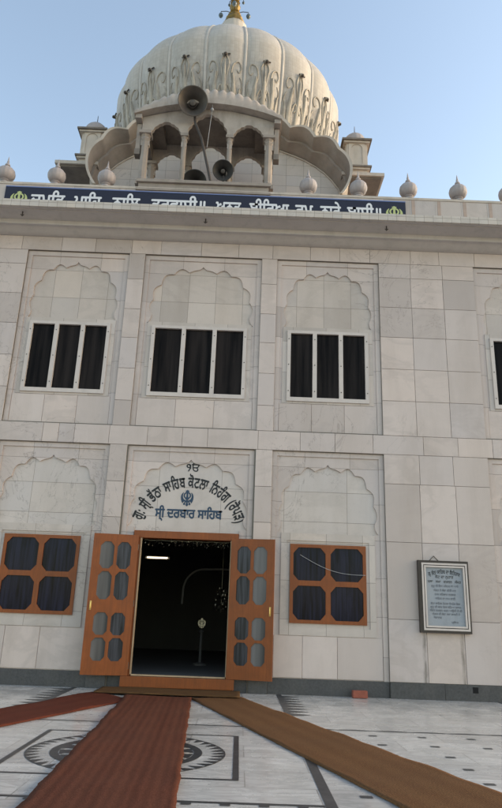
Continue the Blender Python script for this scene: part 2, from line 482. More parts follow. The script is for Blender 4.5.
# structural wall with recesses cut through (upper and lower panels, to behind)
bm = bmesh.new()
holes = []
for (cx, hw, kd) in BAYS:
    holes.append(rect(cx - hw, cx + hw, 4.34, 7.80))
    holes.append(rect(cx - hw + (.0 if kd == 'side' else .02), cx + hw - (.0 if kd == 'side' else .02), .0005, 3.975))
plate(bm, rect(XL, XR, 0, 8.43), holes, .010, .30)
wall = obj('wall', bm, M['joint'], G)
# side / rear walls and roof deck
bm = bmesh.new()
box(bm, XL, XL + .3, .302, 12, 0, 8.4); box(bm, XR - .3, XR, .302, 12, 0, 8.4); box(bm, XL + .302, XR - .302, 11.7, 12, 0, 8.4)
box(bm, XL, XR, .302, 12, 8.402, 8.55)
obj('wall', bm, M['room_tile'], G)

T = []
bw = .62
zu = [4.325, 4.98, 5.60, 6.24, 6.86, 7.49, 7.80]
zb = [3.978, 4.325]
zl = [.242, 1.2, 2.45, 3.45, 3.978]
edges = []
prev = XL
for (cx, hw, kd) in BAYS:
    edges.append((prev, cx - hw)); prev = cx + hw
edges.append((prev, XR))
for (a, b) in edges:
    if b - a < .5:
        T += [(a, b, z, z2) for z, z2 in zip([4.325, 4.75, 5.35, 5.95, 6.5, 7.1, 7.8], [4.75, 5.35, 5.95, 6.5, 7.1, 7.8])] if False else []
        zz = [4.325, 4.80, 5.42, 6.03, 6.62, 7.25, 7.80]
        T += [(a, b, zz[i], zz[i+1]) for i in range(6)]
        zz = [.242, .86, 1.47, 2.08, 2.70, 3.32, 3.978]
        T += [(a, b, zz[i], zz[i+1]) for i in range(6)]
    else:
        T += grid(a, b, zu, .605, jit=.006)
        rl = grid(a, b, zl, .63, jit=.012)
        T += rl
# band between the storeys, long slabs
x = XL
while x < XR:
    w = random.choice([.28, .45, .62, .68, .75, .9]); x2 = min(XR, x + w)
    T.append((x, x2, 3.978, 4.325)); x = x2
x = XL
while x < XR:
    w = random.uniform(.55, .8); x2 = min(XR, x + w)
    T.append((x, x2, 7.80, 8.10)); x = x2
tiles('wall_tiles', T, 0.0, G)

# cusped arch outline (half profile, u in 0..1 of half width, v in 0..1 of height)
CUSP = [(0, 1), (.27, .89), (.57, .845), (.81, .655), (.945, .395), (.955, .12), (1.03, -.02)]
def cusp_arch(cx, hw, z0, z1, zbase, n=7):
    h = z1 - z0
    half = []
    for i in range(len(CUSP) - 1):
        p, q = Vector(CUSP[i]), Vector(CUSP[i+1])
        d = q - p; nrm = Vector((-d.y, d.x)).normalized()
        if nrm.dot((p + q) / 2 - Vector((0, .2))) < 0: nrm = -nrm
        if i == 0:       # ogee tip
            half += [(0, 1), (.018, .985), (.035, .968), (.055, .955), (.08, .946), (.11, .94), (.15, .934), (.19, .924), (.235, .907)]
            continue
        for k in range(n):
            s = k / n
            if i == len(CUSP) - 2:
                b = -.02 * math.sin(s * PI)
            else:
                b = (.27 if i < 4 else .24) * d.length * math.sin(s * PI)
            pt = p + d * s + nrm * b
            half.append((pt.x, pt.y))
    half.append(CUSP[-1])
    R_ = [(cx + u * hw, z0 + v * h) for u, v in half]
    L_ = [(cx - u * hw, z0 + v * h) for u, v in half]
    return list(reversed(R_)) + L_[1:]     # right foot, over the apex, to the left foot

def window_upper(cx, hw):
    z0, z1 = 4.993, 6.262
    w = bmesh.new()
    m = .078
    pw = (2 * hw - 2 * m) / 3
    hs = [rect(cx - hw + i * (pw + m), cx - hw + i * (pw + m) + pw, z0, z1) for i in range(3)]
    plate(w, rect(cx - hw - .065, cx + hw + .065, z0 - .075, z1 + .055), hs, .030, .105)
    f = obj('window', w, M['whiteframe'], G)
    for xx in (cx - hw - .035, cx - hw + pw + m / 2, cx - hw + 2 * pw + 1.5 * m, cx + hw + .035):
        for zz in (z0 + .12, (z0 + z1) / 2, z1 - .12):
            if M.get('screw_mesh') is None:
                bb = bmesh.new()
                bmesh.ops.create_cone(bb, segments=8, radius1=.011, radius2=.009, depth=.008, cap_ends=True, matrix=Matrix.Rotation(PI / 2, 4, 'X'))
                sc_ = obj('screw', bb, M['bolt'], f); M['screw_mesh'] = sc_.data
            else:
                sc_ = bpy.data.objects.new('screw', M['screw_mesh']); C.objects.link(sc_); sc_.parent = f
            sc_.location = (xx, .027, zz)
    for i in range(3):
        xa = cx - hw + i * (pw + m)
        g = bmesh.new()
        box(g, xa + .001, xa + pw - .001, .082, .09, z0 + .001, z1 - .001)
        obj('pane', g, M['glass_dark'], f)
    # dark backing so that nothing shines through
    g = bmesh.new(); box(g, cx - hw - .06, cx + hw + .06, .12, .135, z0 - .06, z1 + .05)
    obj('dark_backing', g, M['black'], f)

def octo(x0, x1, z0, z1, c):
    cz = c * 1.15
    return [(x0 + c, z0), (x1 - c, z0), (x1, z0 + cz), (x1, z1 - cz), (x1 - c, z1), (x0 + c, z1), (x0, z1 - cz), (x0, z0 + cz)]

def window_lower(cx, hw):
    z0, z1 = 1.083, 2.3625
    w = bmesh.new()
    s, m = .055, .085
    pw = (2 * hw - 2 * s - m) / 2; ph = (z1 - z0 - 2 * s - m) / 2
    hs = []
    for i in range(2):
        for k in range(2):
            xa = cx - hw + s + i * (pw + m); za = z0 + s + k * (ph + m)
            hs.append(octo(xa, xa + pw, za, za + ph, .085))
    plate(w, rect(cx - hw, cx + hw, z0, z1), hs, .036, .09)
    f = obj('window', w, M['wood'], G)
    for i in range(2):
        for k in range(2):
            xa = cx - hw + s + i * (pw + m); za = z0 + s + k * (ph + m)
            g = bmesh.new()
            plate(g, octo(xa - .004, xa + pw + .004, za - .004, za + ph + .004, .085), [], .058, .066)
            obj('pane', g, M['glass_curtain'], f)
    g = bmesh.new(); box(g, cx - hw + .01, cx + hw - .01, .12, .135, z0 + .01, z1 - .01)
    obj('dark_backing', g, M['black'], f)  # dark backing sheet behind the panes, lets nothing shine through

for (cx, hw, kd) in BAYS:
    mid = kd == 'mid'
    # ---------------- upper panel
    ow = .83 if mid else .6935
    aw = .975 if mid else .825
    x0, x1, z0, z1 = cx - hw, cx + hw, 4.34, 7.80
    bm = bmesh.new()
    # first step frame
    plate(bm, rect(x0 - .003, x1 + .003, z0 - .003, z1 + .003), [rect(x0 + .088, x1 - .088, z0 + .0005, z1 - .095)], .046, .29, 0)
    op = cusp_arch(cx, aw, 6.40, 7.60, 6.3)
    opening = [(cx - aw * 1.03, 4.9)] + [(cx - aw * 1.03, 4.9)][:0]
    hole = op + [(cx - aw * 1.03 + .0, 4.985), (cx + aw * 1.03, 4.985)]
    # spandrel with the arch and window opening cut out
    plate(bm, rect(x0 + .086, x1 - .086, z0, z1 - .093), [op + [(cx - ow - .13, 6.37), (cx - ow - .13, 4.90), (cx + ow + .13, 4.90), (cx + ow + .13, 6.37)]], .068, .285, 0)
    obj('arched_panel', bm, M['spandrel'], G)
    bm = bmesh.new()
    plate(bm, rect(cx - aw * 1.06, cx + aw * 1.06, 6.36, 7.66), [], .098, .28)
    obj('arch_infill', bm, M['tymp'], G)
    bm = bmesh.new()
    plate(bm, rect(cx - ow - .15, cx + ow + .15, 4.88, 6.395), [rect(cx - ow - .02, cx + ow + .02, 4.95, 6.29)], .056, .11)
    obj('window_surround', bm, M['strip'], G)
    window_upper(cx, ow)
    # tiles under the window
    n = 3
    T = [(x0 + .09 + (x1 - x0 - .18) * i / n, x0 + .09 + (x1 - x0 - .18) * (i + 1) / n, 4.345, 4.875) for i in range(n)]
    tiles('sill_tiles', T, .054, G)
    # ---------------- lower panel
    if mid: hw -= .02
    x0, x1, z0, z1 = cx - hw, cx + hw, 0.0, 3.975
    aw = 1.0 if mid else .845
    bm = bmesh.new()
    if mid:
        plate(bm, [(x0 - .003, 0), (x0 + .085, 0), (x0 + .085, z1 - .085), (x1 - .085, z1 - .085), (x1 - .085, 0), (x1 + .003, 0), (x1 + .003, z1 + .003), (x0 - .003, z1 + .003)], [], .046, .29)
    else:
        plate(bm, rect(x0 - .003, x1 + .003, .001, z1 + .003), [rect(x0 + .085, x1 - .085, .003, z1 - .085)], .046, .29)
    op = cusp_arch(cx, aw, 2.585, 3.758, 2.5)
    if mid:
        hole = op + [(cx - .90, 2.555), (cx - .90, .003), (cx + .90, .003), (cx + .90, 2.555)]
        plate(bm, rect(x0 + .083, x1 - .083, .002, z1 - .083), [hole], .068, .285)
    else:
        hole = op + [(cx - .79, 2.56), (cx - .79, .90), (cx + .79, .90), (cx + .79, 2.56)]
        plate(bm, rect(x0 + .083, x1 - .083, .002, z1 - .083), [hole], .068, .285)
    obj('arched_panel', bm, M['spandrel'], G)
    bm = bmesh.new()
    plate(bm, rect(cx - aw * 1.06, cx + aw * 1.06, 2.50 if mid else 2.54, 3.82), [], .098, .28)
    obj('arch_infill', bm, M['tymp_low'], G)
    if not mid:
        bm = bmesh.new()
        plate(bm, rect(cx - .80, cx + .80, .895, 2.545), [rect(cx - .70, cx + .70, 1.02, 2.42)], .050, .12)
        plate(bm, rect(cx - .715, cx + .715, 1.0, 2.44), [rect(cx - .64, cx + .64, 1.085, 2.36)], .066, .13)
        obj('window_surround', bm, M['strip'], G)
        window_lower(cx, .6423)
        T = [(x0 + .09, cx - .42, .245, .89), (cx - .42, cx + .15, .245, .89), (cx + .15, x1 - .09, .245, .89)]
        tiles('sill_tiles', T, .054, G)
    bm = bmesh.new()
    if not mid:
        box(bm, x0 + .004, x1 - .004, .028, .07, .0, .238)
        obj('plinth', bm, M['granite'], G)

# plinth between the panels
for (a, b) in edges:
    x = a
    while x < b - .01:
        x2 = min(b, x + random.uniform(.55, .95))
        if b - x2 < .15: x2 = b
        bm = bmesh.new(); box(bm, x + .002, x2 - .002, -.018, .012, .0, .240, bev=.003)
        obj('plinth_slab', bm, M['granite'], G)
        x = x2
bm = bmesh.new(); box(bm, 4.71, 4.80, -.0195, -.0185, .12, .21)
obj('drain_hole', bm, M['black'], G)
# edge pieces of the plinth beside the door, under the open leaves
for xa, xb in ((-1.12, -.89), (.89, 1.10)):
    bm = bmesh.new(); box(bm, xa, xb, .028, .067, 0, .238)
    obj('plinth_slab', bm, M['granite'], G)

# ---------------- ledge
bm = bmesh.new()
P = [(-.66, 8.445), (-.66, 8.33), (-.645, 8.315), (-.60, 8.315), (-.60, 8.30), (-.585, 8.30), (-.585, 8.32), (-.30, 8.275), (-.30, 8.195), (-.285, 8.185),
     (-.27, 8.20), (-.20, 8.17), (-.12, 8.13), (-.05, 8.10), (-.004, 8.095), (-.004, 8.445)]
prof_x(bm, P, XL - .4, XR + .4)
obj('roof_ledge', bm, M['soffit'], G, angle=25)
bm = bmesh.new()
box(bm, XL - .41, XR + .41, -.70, -.662, 8.312, 8.452, bev=.004)
obj('ledge_edge', bm, M['lip'], G)
for X in (-3.45, .02, 3.46):
    bm = bmesh.new()
    tube(bm, [(X, -.5, 8.32), (X, -.5, 8.24)], .012)
    tube(bm, [(X - .03, -.5, 8.25), (X, -.5, 8.215), (X + .03, -.5, 8.25)], .009)
    obj('ceiling_hook', bm, M['pole'], G)

# ---------------- parapet
bm = bmesh.new()
box(bm, XL, XR, 0.0, .16, 8.455, 9.27)
obj('parapet', bm, M['parapet'], G)
bm = bmesh.new(); box(bm, XL, XR, -.012, .175, 9.272, 9.325, bev=.006)
obj('parapet_coping', bm, M['cream'], G)
strip = None
for X in [4.10 + .52 * k for k in range(15)] + [-4.30 - .52 * k for k in range(9)]:
    if strip is None:
        bm = bmesh.new(); box(bm, 0, .065, -.006, .0, 8.46, 9.268)
        strip = obj('parapet_strip', bm, M['pinkstrip'], G)
    else:
        c = strip.copy(); C.objects.link(c); c.parent = G
        c.location = (X, 0, 0); continue
    strip.location = (X, 0, 0)

# kalash finials on the parapet
def kalash(bm, s=1.0, c=(0, 0, 0), ribs=14):
    P = [(.085, 0), (.10, .0), (.10, .025), (.07, .04), (.062, .06), (.085, .075), (.092, .09), (.075, .10)]
    lathe(bm, [(r * s * 1.15, z * s) for r, z in P], 20, c)
    B = [(.11, .10), (.165, .15), (.19, .21), (.195, .27), (.18, .335), (.14, .385), (.09, .415), (.065, .425)]
    lathe(bm, [(r * s, z * s) for r, z in B], ribs * 4, c, mod=lambda a, z: 1 + .035 * (abs(math.cos(a * ribs / 2)) - .5))
    U = [(.06, .415), (.075, .43), (.05, .445), (.045, .46), (.06, .475), (.055, .50), (.035, .53), (.022, .56), (.028, .58), (.018, .60), (.012, .66), (.002, .72)]
    lathe(bm, [(r * s, z * s) for r, z in U], 16, c)
bm = bmesh.new(); kalash(bm, .92)
fin0 = obj('parapet_finial', bm, M['kalash'], G, angle=50)
fin0.location = (-4.15, .085, 9.325)
for X in (-3.12, -2.10, 2.02, 3.045, 4.07, 5.09, 6.11, 7.13):
    c = fin0.copy(); C.objects.link(c); c.parent = G; c.location = (X, .085, 9.325); c.rotation_euler = (0, 0, X)

# ---------------- door frame, sill, leaves
bm = bmesh.new()
D0, D1 = -.765, .765
box(bm, -.885, D0, -.03, .16, .20, 2.365, bev=.004); box(bm, D1, .885, -.03, .16, .20, 2.365, bev=.004)
box(bm, -.885, .885, -.034, .162, 2.366, 2.485, bev=.004)
dfm = obj('door_frame', bm, M['wood'], G)
bm = bmesh.new()
box(bm, D0 + .001, D0 + .020, -.036, .02, .225, 2.36); box(bm, D1 - .012, D1 - .001, -.036, .02, .225, 2.36)
box(bm, D0 + .02, D1 - .012, -.036, .03, .205, .224)
obj('beading', bm, M['woodpale'], dfm)
bm = bmesh.new()
box(bm, -.90, .90, -.10, .16, .045, .20, bev=.006)
box(bm, -.88, .88, -.045, .30, .0, .044)
obj('door_sill', bm, M['wood'], G)
W_, Z0, Z1 = .735, .205, 2.395
def leaf(sign):
    """built in local coords: hinge at x=0, leaf extends to +W_*sign, front at y=-.04"""
    hinge = thing('door_leaf', (.80 * sign - (.02 if sign < 0 else .02), -.052, 0), 0)
    return hinge
def make_leaf(sign, ang, hx):
    fr = bmesh.new()
    Hh = Z1 - Z0
    rowsn = [(.057, .257), (.277, .480), (.571, .728), (.747, .905)]
    cols = [(.15, .455), (.525, .83)]
    hs, defs = [], []
    for (a, b) in rowsn:
        for ci, (u, v) in enumerate(cols):
            xs = sorted((sign * W_ * u, sign * W_ * v))
            c = .062 if (b - a) > .18 else .055
            hs.append(octo(xs[0], xs[1], Z1 - b * Hh, Z1 - a * Hh, c)); defs.append((xs, Z1 - b * Hh, Z1 - a * Hh, c, ci))
    xs = sorted((0, sign * W_))
    plate(fr, rect(xs[0], xs[1], Z0, Z1), hs, -.040, 0)
    o = obj('door_leaf', fr, M['wood'], G)
    for (x2, za, zb_, c, ci) in defs:
        g = bmesh.new()
        plate(g, octo(x2[0] - .003, x2[1] + .003, za - .003, zb_ + .003, c), [], -.024, -.017)
        obj('pane', g, M['glass_grey'] if ci == 1 else M['glass_blue'], o)
    h = bmesh.new()
    X = sign * (W_ - .055); Z = Z1 - .525 * Hh
    box(h, X - .014, X + .014, -.046, -.040, Z - .07, Z + .07, bev=.002)
    tube(h, [(X, -.045, Z + .055), (X, -.075, Z + .045), (X, -.08, Z), (X, -.075, Z - .045), (X, -.045, Z - .055)], .007)
    obj('handle', h, M['brass'], o, angle=40)
    hb = bmesh.new()
    for zz in (.35, 1.3, 2.2):
        tube(hb, [(0, .004, zz - .05), (0, .004, zz + .05)], .011)
    obj('hinge', hb, M['bolt'], o)
    o.location = (hx, -.052, 0); o.rotation_euler = (0, 0, ang)
    return o
l1 = make_leaf(-1, R(9), -.795)
l2 = make_leaf(1, R(-10), .775)

# ---------------- interior room
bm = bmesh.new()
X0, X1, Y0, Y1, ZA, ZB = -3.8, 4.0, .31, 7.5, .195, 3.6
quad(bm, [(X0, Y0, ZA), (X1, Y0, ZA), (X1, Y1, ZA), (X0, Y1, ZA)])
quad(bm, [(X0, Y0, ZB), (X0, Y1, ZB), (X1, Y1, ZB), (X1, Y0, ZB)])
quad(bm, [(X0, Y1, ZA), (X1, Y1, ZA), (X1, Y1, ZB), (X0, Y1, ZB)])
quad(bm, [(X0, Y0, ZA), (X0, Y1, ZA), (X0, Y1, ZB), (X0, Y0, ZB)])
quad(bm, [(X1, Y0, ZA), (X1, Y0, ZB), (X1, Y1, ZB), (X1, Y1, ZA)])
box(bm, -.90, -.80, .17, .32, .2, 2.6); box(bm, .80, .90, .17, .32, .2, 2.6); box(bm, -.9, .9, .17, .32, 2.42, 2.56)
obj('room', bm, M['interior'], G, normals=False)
bm = bmesh.new()
pts = [(-.37, 4.3, 1.35), (-.36, 4.3, 1.65)] + [(-.36 + .47 * (1 - math.cos(a)), 4.3, 1.65 + .48 * math.sin(a)) for a in [PI / 2 * k / 10 for k in range(1, 11)]] + [(.6, 4.3, 2.15), (1.1, 4.3, 2.12), (1.5, 4.3, 1.65), (1.5, 4.3, 1.3)]
tube(bm, pts, .022, 8)
obj('inner_arch', bm, M['interior_arch'], G)

# ---------------- inscription over the door
_adv = {}
def _area(l): return .5 * sum(l[k][0] * l[(k+1) % len(l)][1] - l[(k+1) % len(l)][0] * l[k][1] for k in range(len(l)))
def _inside(p, l):
    c = False
    for k in range(len(l)):
        a, b = l[k], l[(k+1) % len(l)]
        if (a[1] > p[1]) != (b[1] > p[1]) and p[0] < (b[0]-a[0]) * (p[1]-a[1]) / (b[1]-a[1]) + a[0]: c = not c
    return c
_gl = {}
def glyph_mesh(ch, size=1, offset=0.0):
    """outline contours of a glyph, each filled on its own so that overlapping strokes stay solid"""
    key = (ch, offset)
    if key in _gl: return _gl[key]
    c = bpy.data.curves.new('glyph', 'FONT'); c.body = ch; c.size = 1; c.resolution_u = 4
    c.fill_mode = 'NONE'
    o = bpy.data.objects.new('glyph', c); C.objects.link(o)
    dg = bpy.context.evaluated_depsgraph_get()
    me = bpy.data.meshes.new_from_object(o.evaluated_get(dg))
    bpy.data.objects.remove(o); bpy.data.curves.remove(c)
    nb = {}
    for e in me.edges:
        a, b = e.vertices; nb.setdefault(a, []).append(b); nb.setdefault(b, []).append(a)
    seen = set(); loops = []
    for st in sorted(nb):
        if st in seen: continue
        l = [st]; seen.add(st); cur = st
        while True:
            nx = [n for n in nb[cur] if n not in seen]
            if cur == st and len(l) == 1: nx = nx[:]
            if not nx: break
            # keep vertex order direction
            nxt = cur + 1 if (cur + 1) in nx else nx[0]
            l.append(nxt); seen.add(nxt); cur = nxt
        pts = [(me.vertices[k].co.x, me.vertices[k].co.y) for k in l]
        q = []
        for p_ in pts:
            if not q or math.hypot(p_[0]-q[-1][0], p_[1]-q[-1][1]) > 1e-4: q.append(p_)
        if len(q) > 2 and math.hypot(q[0][0]-q[-1][0], q[0][1]-q[-1][1]) < 1e-4: q.pop()
        if len(q) > 2: loops.append(q)
    bpy.data.meshes.remove(me)
    if not loops:
        _gl[key] = ([], []); return _gl[key]
    big = max(loops, key=lambda l: abs(_area(l))); sg = 1 if _area(big) > 0 else -1
    def off(l):
        n = len(l); out = []
        for k in range(n):
            a, b, d = l[k-1], l[k], l[(k+1) % n]
            e1 = Vector((b[0]-a[0], b[1]-a[1])); e2 = Vector((d[0]-b[0], d[1]-b[1]))
            if e1.length < 1e-7 or e2.length < 1e-7: out.append(b); continue
            e1.normalize(); e2.normalize()
            nn = Vector((e1.y, -e1.x)) + Vector((e2.y, -e2.x))
            if nn.length < .4: nn = Vector((e1.y, -e1.x))
            nn.normalize()
            out.append((b[0] + nn.x * offset * sg, b[1] + nn.y * offset * sg))
        return out
    outs = [l for l in loops if _area(l) * sg > 0]; hol = [l for l in loops if _area(l) * sg < 0]
    vs, fs = [], []
    for l in outs:
        hs = [h for h in hol if _inside(h[0], l) and _inside(h[len(h)//2], l)]
        grp = [off(l)] + [off(h) for h in hs]
        tr = tessellate_polygon([[Vector((p_[0], p_[1], 0)) for p_ in g] for g in grp])
        base = len(vs); vs += [Vector((p_[0], p_[1], 0)) for g in grp for p_ in g]
        fs += [[base + k for k in t] for t in tr]
    _gl[key] = (vs, fs)
    return _gl[key]
def adv(ch):
    if ch in _adv: return _adv[ch]
    if ch == ' ': _adv[ch] = .27; return .27
    a, _ = glyph_mesh(ch + 'ਸ', 1, 0); b, _ = glyph_mesh('ਸ', 1, 0)
    _adv[ch] = max(v.x for v in a) - max(v.x for v in b)
    return _adv[ch]
MARKS = set('ੁੂੇੈੋੌ੍ੱੰ਼ਂ')
PRE = 'ਿ'
def clusters(s):
    """visual-order clusters; the short i sign is drawn before its consonant"""
    out = []; i = 0
    while i < len(s):
        ch = s[i]; cl = [ch]; i += 1
        while i < len(s) and (s[i] in MARKS or s[i] in 'ਾੀਿ'):
            if s[i] == PRE: cl.insert(0, PRE)
            else: cl.append(s[i])
            i += 1
        out.append(cl)
    return out
def layout(s):
    """[(glyph, x offset in cluster)], cluster width"""
    res = []; x = 0
    for cl in clusters(s):
        items = []; cx_ = 0
        for g in cl:
            if g != ' ': items.append((g, cx_))
            cx_ += adv(g)
        res.append((items, x, cx_)); x += cx_
    return res, x
def text_bm(bm, s, size, place, offset=.012, xs=1.0, thick=.002, fit=None):
    """place(x_center) -> 4x4 matrix for local glyph coords centred on the cluster"""
    res, W = layout(s); k = 0
    if fit: xs = fit / (W * size)
    for items, x, w in res:
        for g, gx in items:
            vs, fs = glyph_mesh(g, 1, 0.0)
            m = place((x + w / 2 - W / 2) * size * xs)
            # strokes are thickened by overlapping copies of the glyph, each a hair in front of the last
            for q, (dx, dy) in enumerate(((-1, 0), (1, 0), (0, 1), (0, -1)) if offset > .003 else ((0, 0),)):
                k += 1
                nv = [bm.verts.new(m @ Vector(((v.x + dx * offset + gx - w / 2) * size * xs, (v.y + dy * offset) * size, (k % 28) * .0001 + thick))) for v in vs]
                for f in fs:
                    try: bm.faces.new([nv[i] for i in f])
                    except ValueError: pass
    return W * size * xs
FACE = Matrix(((1, 0, 0, 0), (0, 0, -1, 0), (0, 1, 0, 0), (0, 0, 0, 1)))   # local xy -> world xz, local z -> -y
def place_line(cx, z, y):
    return lambda x: Matrix.Translation((cx + x, y, z)) @ FACE
def place_arc(cx, cz, rad, y, a0=0):
    def f(x):
        a = x / rad + a0
        return Matrix.Translation((cx + rad * math.sin(a), y, cz + rad * math.cos(a))) @ Matrix.Rotation(a, 4, 'Y') @ FACE
    return f
DX = -.01
bm = bmesh.new()
text_bm(bm, 'ਗੁ: ਸ੍ੀ ਭੱਠਾ ਸਾਹਿਬ ਕੋਟਲਾ ਨਿਹੰਗ (ਰੋਪੜ)', .268, place_arc(DX + .02, 2.42, .85, .0965), .030, fit=2.17)
def stroke(bm, pts, w, y, close=False):
    q = []; P_ = [Vector(p) for p in pts]; P_ = [P_[0]] + P_ + [P_[-1]]
    for i in range(1, len(P_) - 2):
        p0, p1, p2, p3 = P_[i-1:i+3]
        for k in range(5):
            t = k / 5
            q.append(.5 * ((2*p1) + (-p0+p2)*t + (2*p0-5*p1+4*p2-p3)*t*t + (-p0+3*p1-3*p2+p3)*t**3))
    q.append(P_[-1]); n = len(q); prev = None
    for i in range(n):
        d = (q[min(i+1, n-1)] - q[max(i-1, 0)]).normalized(); nn = Vector((-d.y, d.x)) * w / 2
        cur = (bm.verts.new((q[i].x + nn.x, y, q[i].y + nn.y)), bm.verts.new((q[i].x - nn.x, y, q[i].y - nn.y)))
        if prev: bm.faces.new((prev[0], cur[0], cur[1], prev[1]))
        prev = cur
text_bm(bm, '੧', .21, place_line(DX - .03, 3.555, .0965), .012)
text_bm(bm, 'ਓ', .21, place_line(DX + .085, 3.555, .0965), .012)
stroke(bm, [(DX + .10, 3.695), (DX + .15, 3.712), (DX + .20, 3.742), (DX + .235, 3.772)], .024, .0935)
stroke(bm, [(DX - .045, 3.69), (DX - .012, 3.65), (DX - .018, 3.60), (DX - .04, 3.555)], .020, .0938)
obj('inscription', bm, M['ink'], G, normals=False)
bm = bmesh.new()
text_bm(bm, 'ਸ੍ੀ ਦਰਬਾਰ ਸਾਹਿਬ', .225, place_line(DX + .01, 2.735, .0965), .034, fit=1.15)
obj('inscription', bm, M['inkblue'], G, normals=False)
bm = bmesh.new()
text_bm(bm, '☬', .37, place_line(DX - .03, 2.945, .0965), .012)
obj('emblem', bm, M['inkblue'], G, normals=False)

# ---------------- banner on the parapet
BN = thing('inscription_banner', (0, 0, 9.2))
tag(BN, 'long navy blue banner with white Punjabi lettering along the front of the roof parapet', 'banner')
def bpart(name, bm, m, **k):
    o = obj(name, bm, m, BN, **k); o.location = (0, 0, -9.2); return o
bm = bmesh.new(); box(bm, -4.06, 3.97, -.022, -.003, 8.46, 9.215)
bpart('panel', bm, M['navy'])
bm = bmesh.new(); box(bm, -4.06, 3.97, -.026, -.0225, 9.195, 9.217)
bpart('border', bm, plain('pale_blue_border', (.12, .17, .34), .5, .05, 3, 0, 0))
words = [('ਦਮੜਿ', -3.52, -2.86), ('ਪਾਹਿ', -2.66, -2.13), ('ਨਾਲਿ', -1.90, -1.36), ('ਤਰਵਾਸੀ॥', -1.12, -.02), ('ਅਨਤ', .17, .66), ('ਬੀਰਿਆ', .84, 1.62), ('ਰਮ', 1.76, 2.10), ('ਨਾਰੇ', 2.26, 2.66), ('ਬਾਸੀ॥', 2.80, 3.50)]
for s, xa, xb in words:
    bm = bmesh.new()
    text_bm(bm, s, .40, place_line((xa + xb) / 2, 8.775, -.0225), .026, fit=xb - xa)
    bpart('lettering', bm, M['bannerwhite'], normals=False)
for X in (-3.77, 3.74):
    bm = bmesh.new(); text_bm(bm, '☬', .50, place_line(X, 8.72, -.0225), .008, 1.15)
    bpart('emblem', bm, M['emblemgreen'], normals=False)

# ================================================================== ROOF STRUCTURES
UX = .08
# domed block behind the parapet
bm = bmesh.new()
box(bm, UX - 3.0, UX + 3.0, 2.2, 7.6, 8.55, 11.2)
blk = obj('dome_block', bm, M['room_tile'], G)
# front gable wall that fills the inner curve
INNER = [(3.0, 10.3), (2.95, 10.85), (2.86, 11.1), (2.70, 11.33), (2.52, 11.53), (2.31, 11.70), (2.06, 11.86), (1.8, 11.98), (1.44, 12.12), (1.0, 12.24), (.5, 12.32), (0, 12.34)]
inner = [(UX + u, z) for u, z in INNER] + [(UX - u, z) for u, z in reversed(INNER[:-1])]
bm = bmesh.new()
plate(bm, [(UX + 3.0, 8.56)] + inner + [(UX - 3.0, 8.56)], [], 2.19, 2.6)
obj('gable_wall', bm, M['room_tile'], blk)
OUT = [(2.80, 10.45), (2.78, 11.66), (2.20, 11.98), (1.62, 12.22), (1.0, 12.42), (.35, 12.52)]
BUL = [.0, .24, .17, .15, .12, .1]
def curve_pts(PT, half=True):
    pts = []
    # big outer lobe: bezier-like from the foot
    a = Vector((2.80, 10.45)); b = Vector((3.11, 10.85)); c = Vector((3.16, 11.42)); d = Vector((2.76, 11.68))
    for k in range(12):
        s = k / 12
        p = a * (1-s)**3 + b * 3*s*(1-s)**2 + c * 3*s*s*(1-s) + d * s**3
        pts.append((p.x, p.y))
    prev = d
    for i, q in enumerate([(2.20, 11.98), (1.62, 12.22), (1.0, 12.42), (.35, 12.52)]):
        q = Vector(q); dd = q - prev; n = Vector((-dd.y, dd.x)).normalized()
        if n.y < 0: n = -n
        for k in range(8):
            s = k / 8
            p = prev + dd * s + n * .26 * dd.length * math.sin(s * PI)
            pts.append((p.x, p.y))
        prev = q
    pts.append((.35, 12.52)); pts.append((.18, 12.60)); pts.append((0, 12.64))
    return [(UX + u, z) for u, z in pts] + [(UX - u, z) for u, z in reversed(pts[:-1])]
outer = curve_pts(None)
def resample(path, n):
    P_ = [Vector(p) for p in path]; L = [0]
    for i in range(1, len(P_)): L.append(L[-1] + (P_[i] - P_[i-1]).length)
    out = []
    for k in range(n):
        t = L[-1] * k / (n - 1); i = 1
        while i < len(L) - 1 and L[i] < t: i += 1
        s = (t - L[i-1]) / max(1e-9, L[i] - L[i-1])
        out.append(P_[i-1].lerp(P_[i], min(1, max(0, s))))
    return out
NN = 241
oc_ = resample(outer, NN); ic_ = resample(inner, NN)
bm = bmesh.new()
cols = []
for k in range(NN):
    o_, i_ = oc_[k], ic_[k]
    ring = []
    for s in (0, .25, .5, .75, 1.0):      # from wall to edge along the soffit
        e = s ** .8
        p = i_.lerp(o_, e)
        # smooth curve near the wall, scalloped only near the edge
        z_ = p.y - .06 * math.sin(s * PI)
        ring.append(Vector((p.x, 2.19 - .69 * s, z_)))
        if s == .5:
            q = (p - Vector((UX, 10.2))).normalized() * .055
            ring.append(Vector((p.x + q.x, 2.19 - .69 * s - .002, z_ + q.y)))
    nrm = (o_ - Vector((UX, 10.4))).normalized()
    oo = o_ + nrm * .065
    ring.append(Vector((oo.x, 1.49, oo.y)))
    ring.append(Vector((oo.x, 1.60, oo.y + .03)))
    ring.append(Vector((oo.x * .98 + UX * .02, 2.6, oo.y + .05)))
    cols.append([bm.verts.new(v) for v in ring])
for k in range(NN - 1):
    for j in range(8):
        f = bm.faces.new((cols[k][j], cols[k+1][j], cols[k+1][j+1], cols[k][j+1]))
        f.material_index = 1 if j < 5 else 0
bm.faces.new(cols[0]); bm.faces.new(cols[-1])
obj('scalloped_eave', bm, [M['cream'], M['under']], blk, angle=35)
bm = bmesh.new()
tube(bm, [(p.x, 2.175, p.y - .03) for p in ic_], .022, 6)
obj('cornice_line', bm, M['cream'], blk, angle=60)
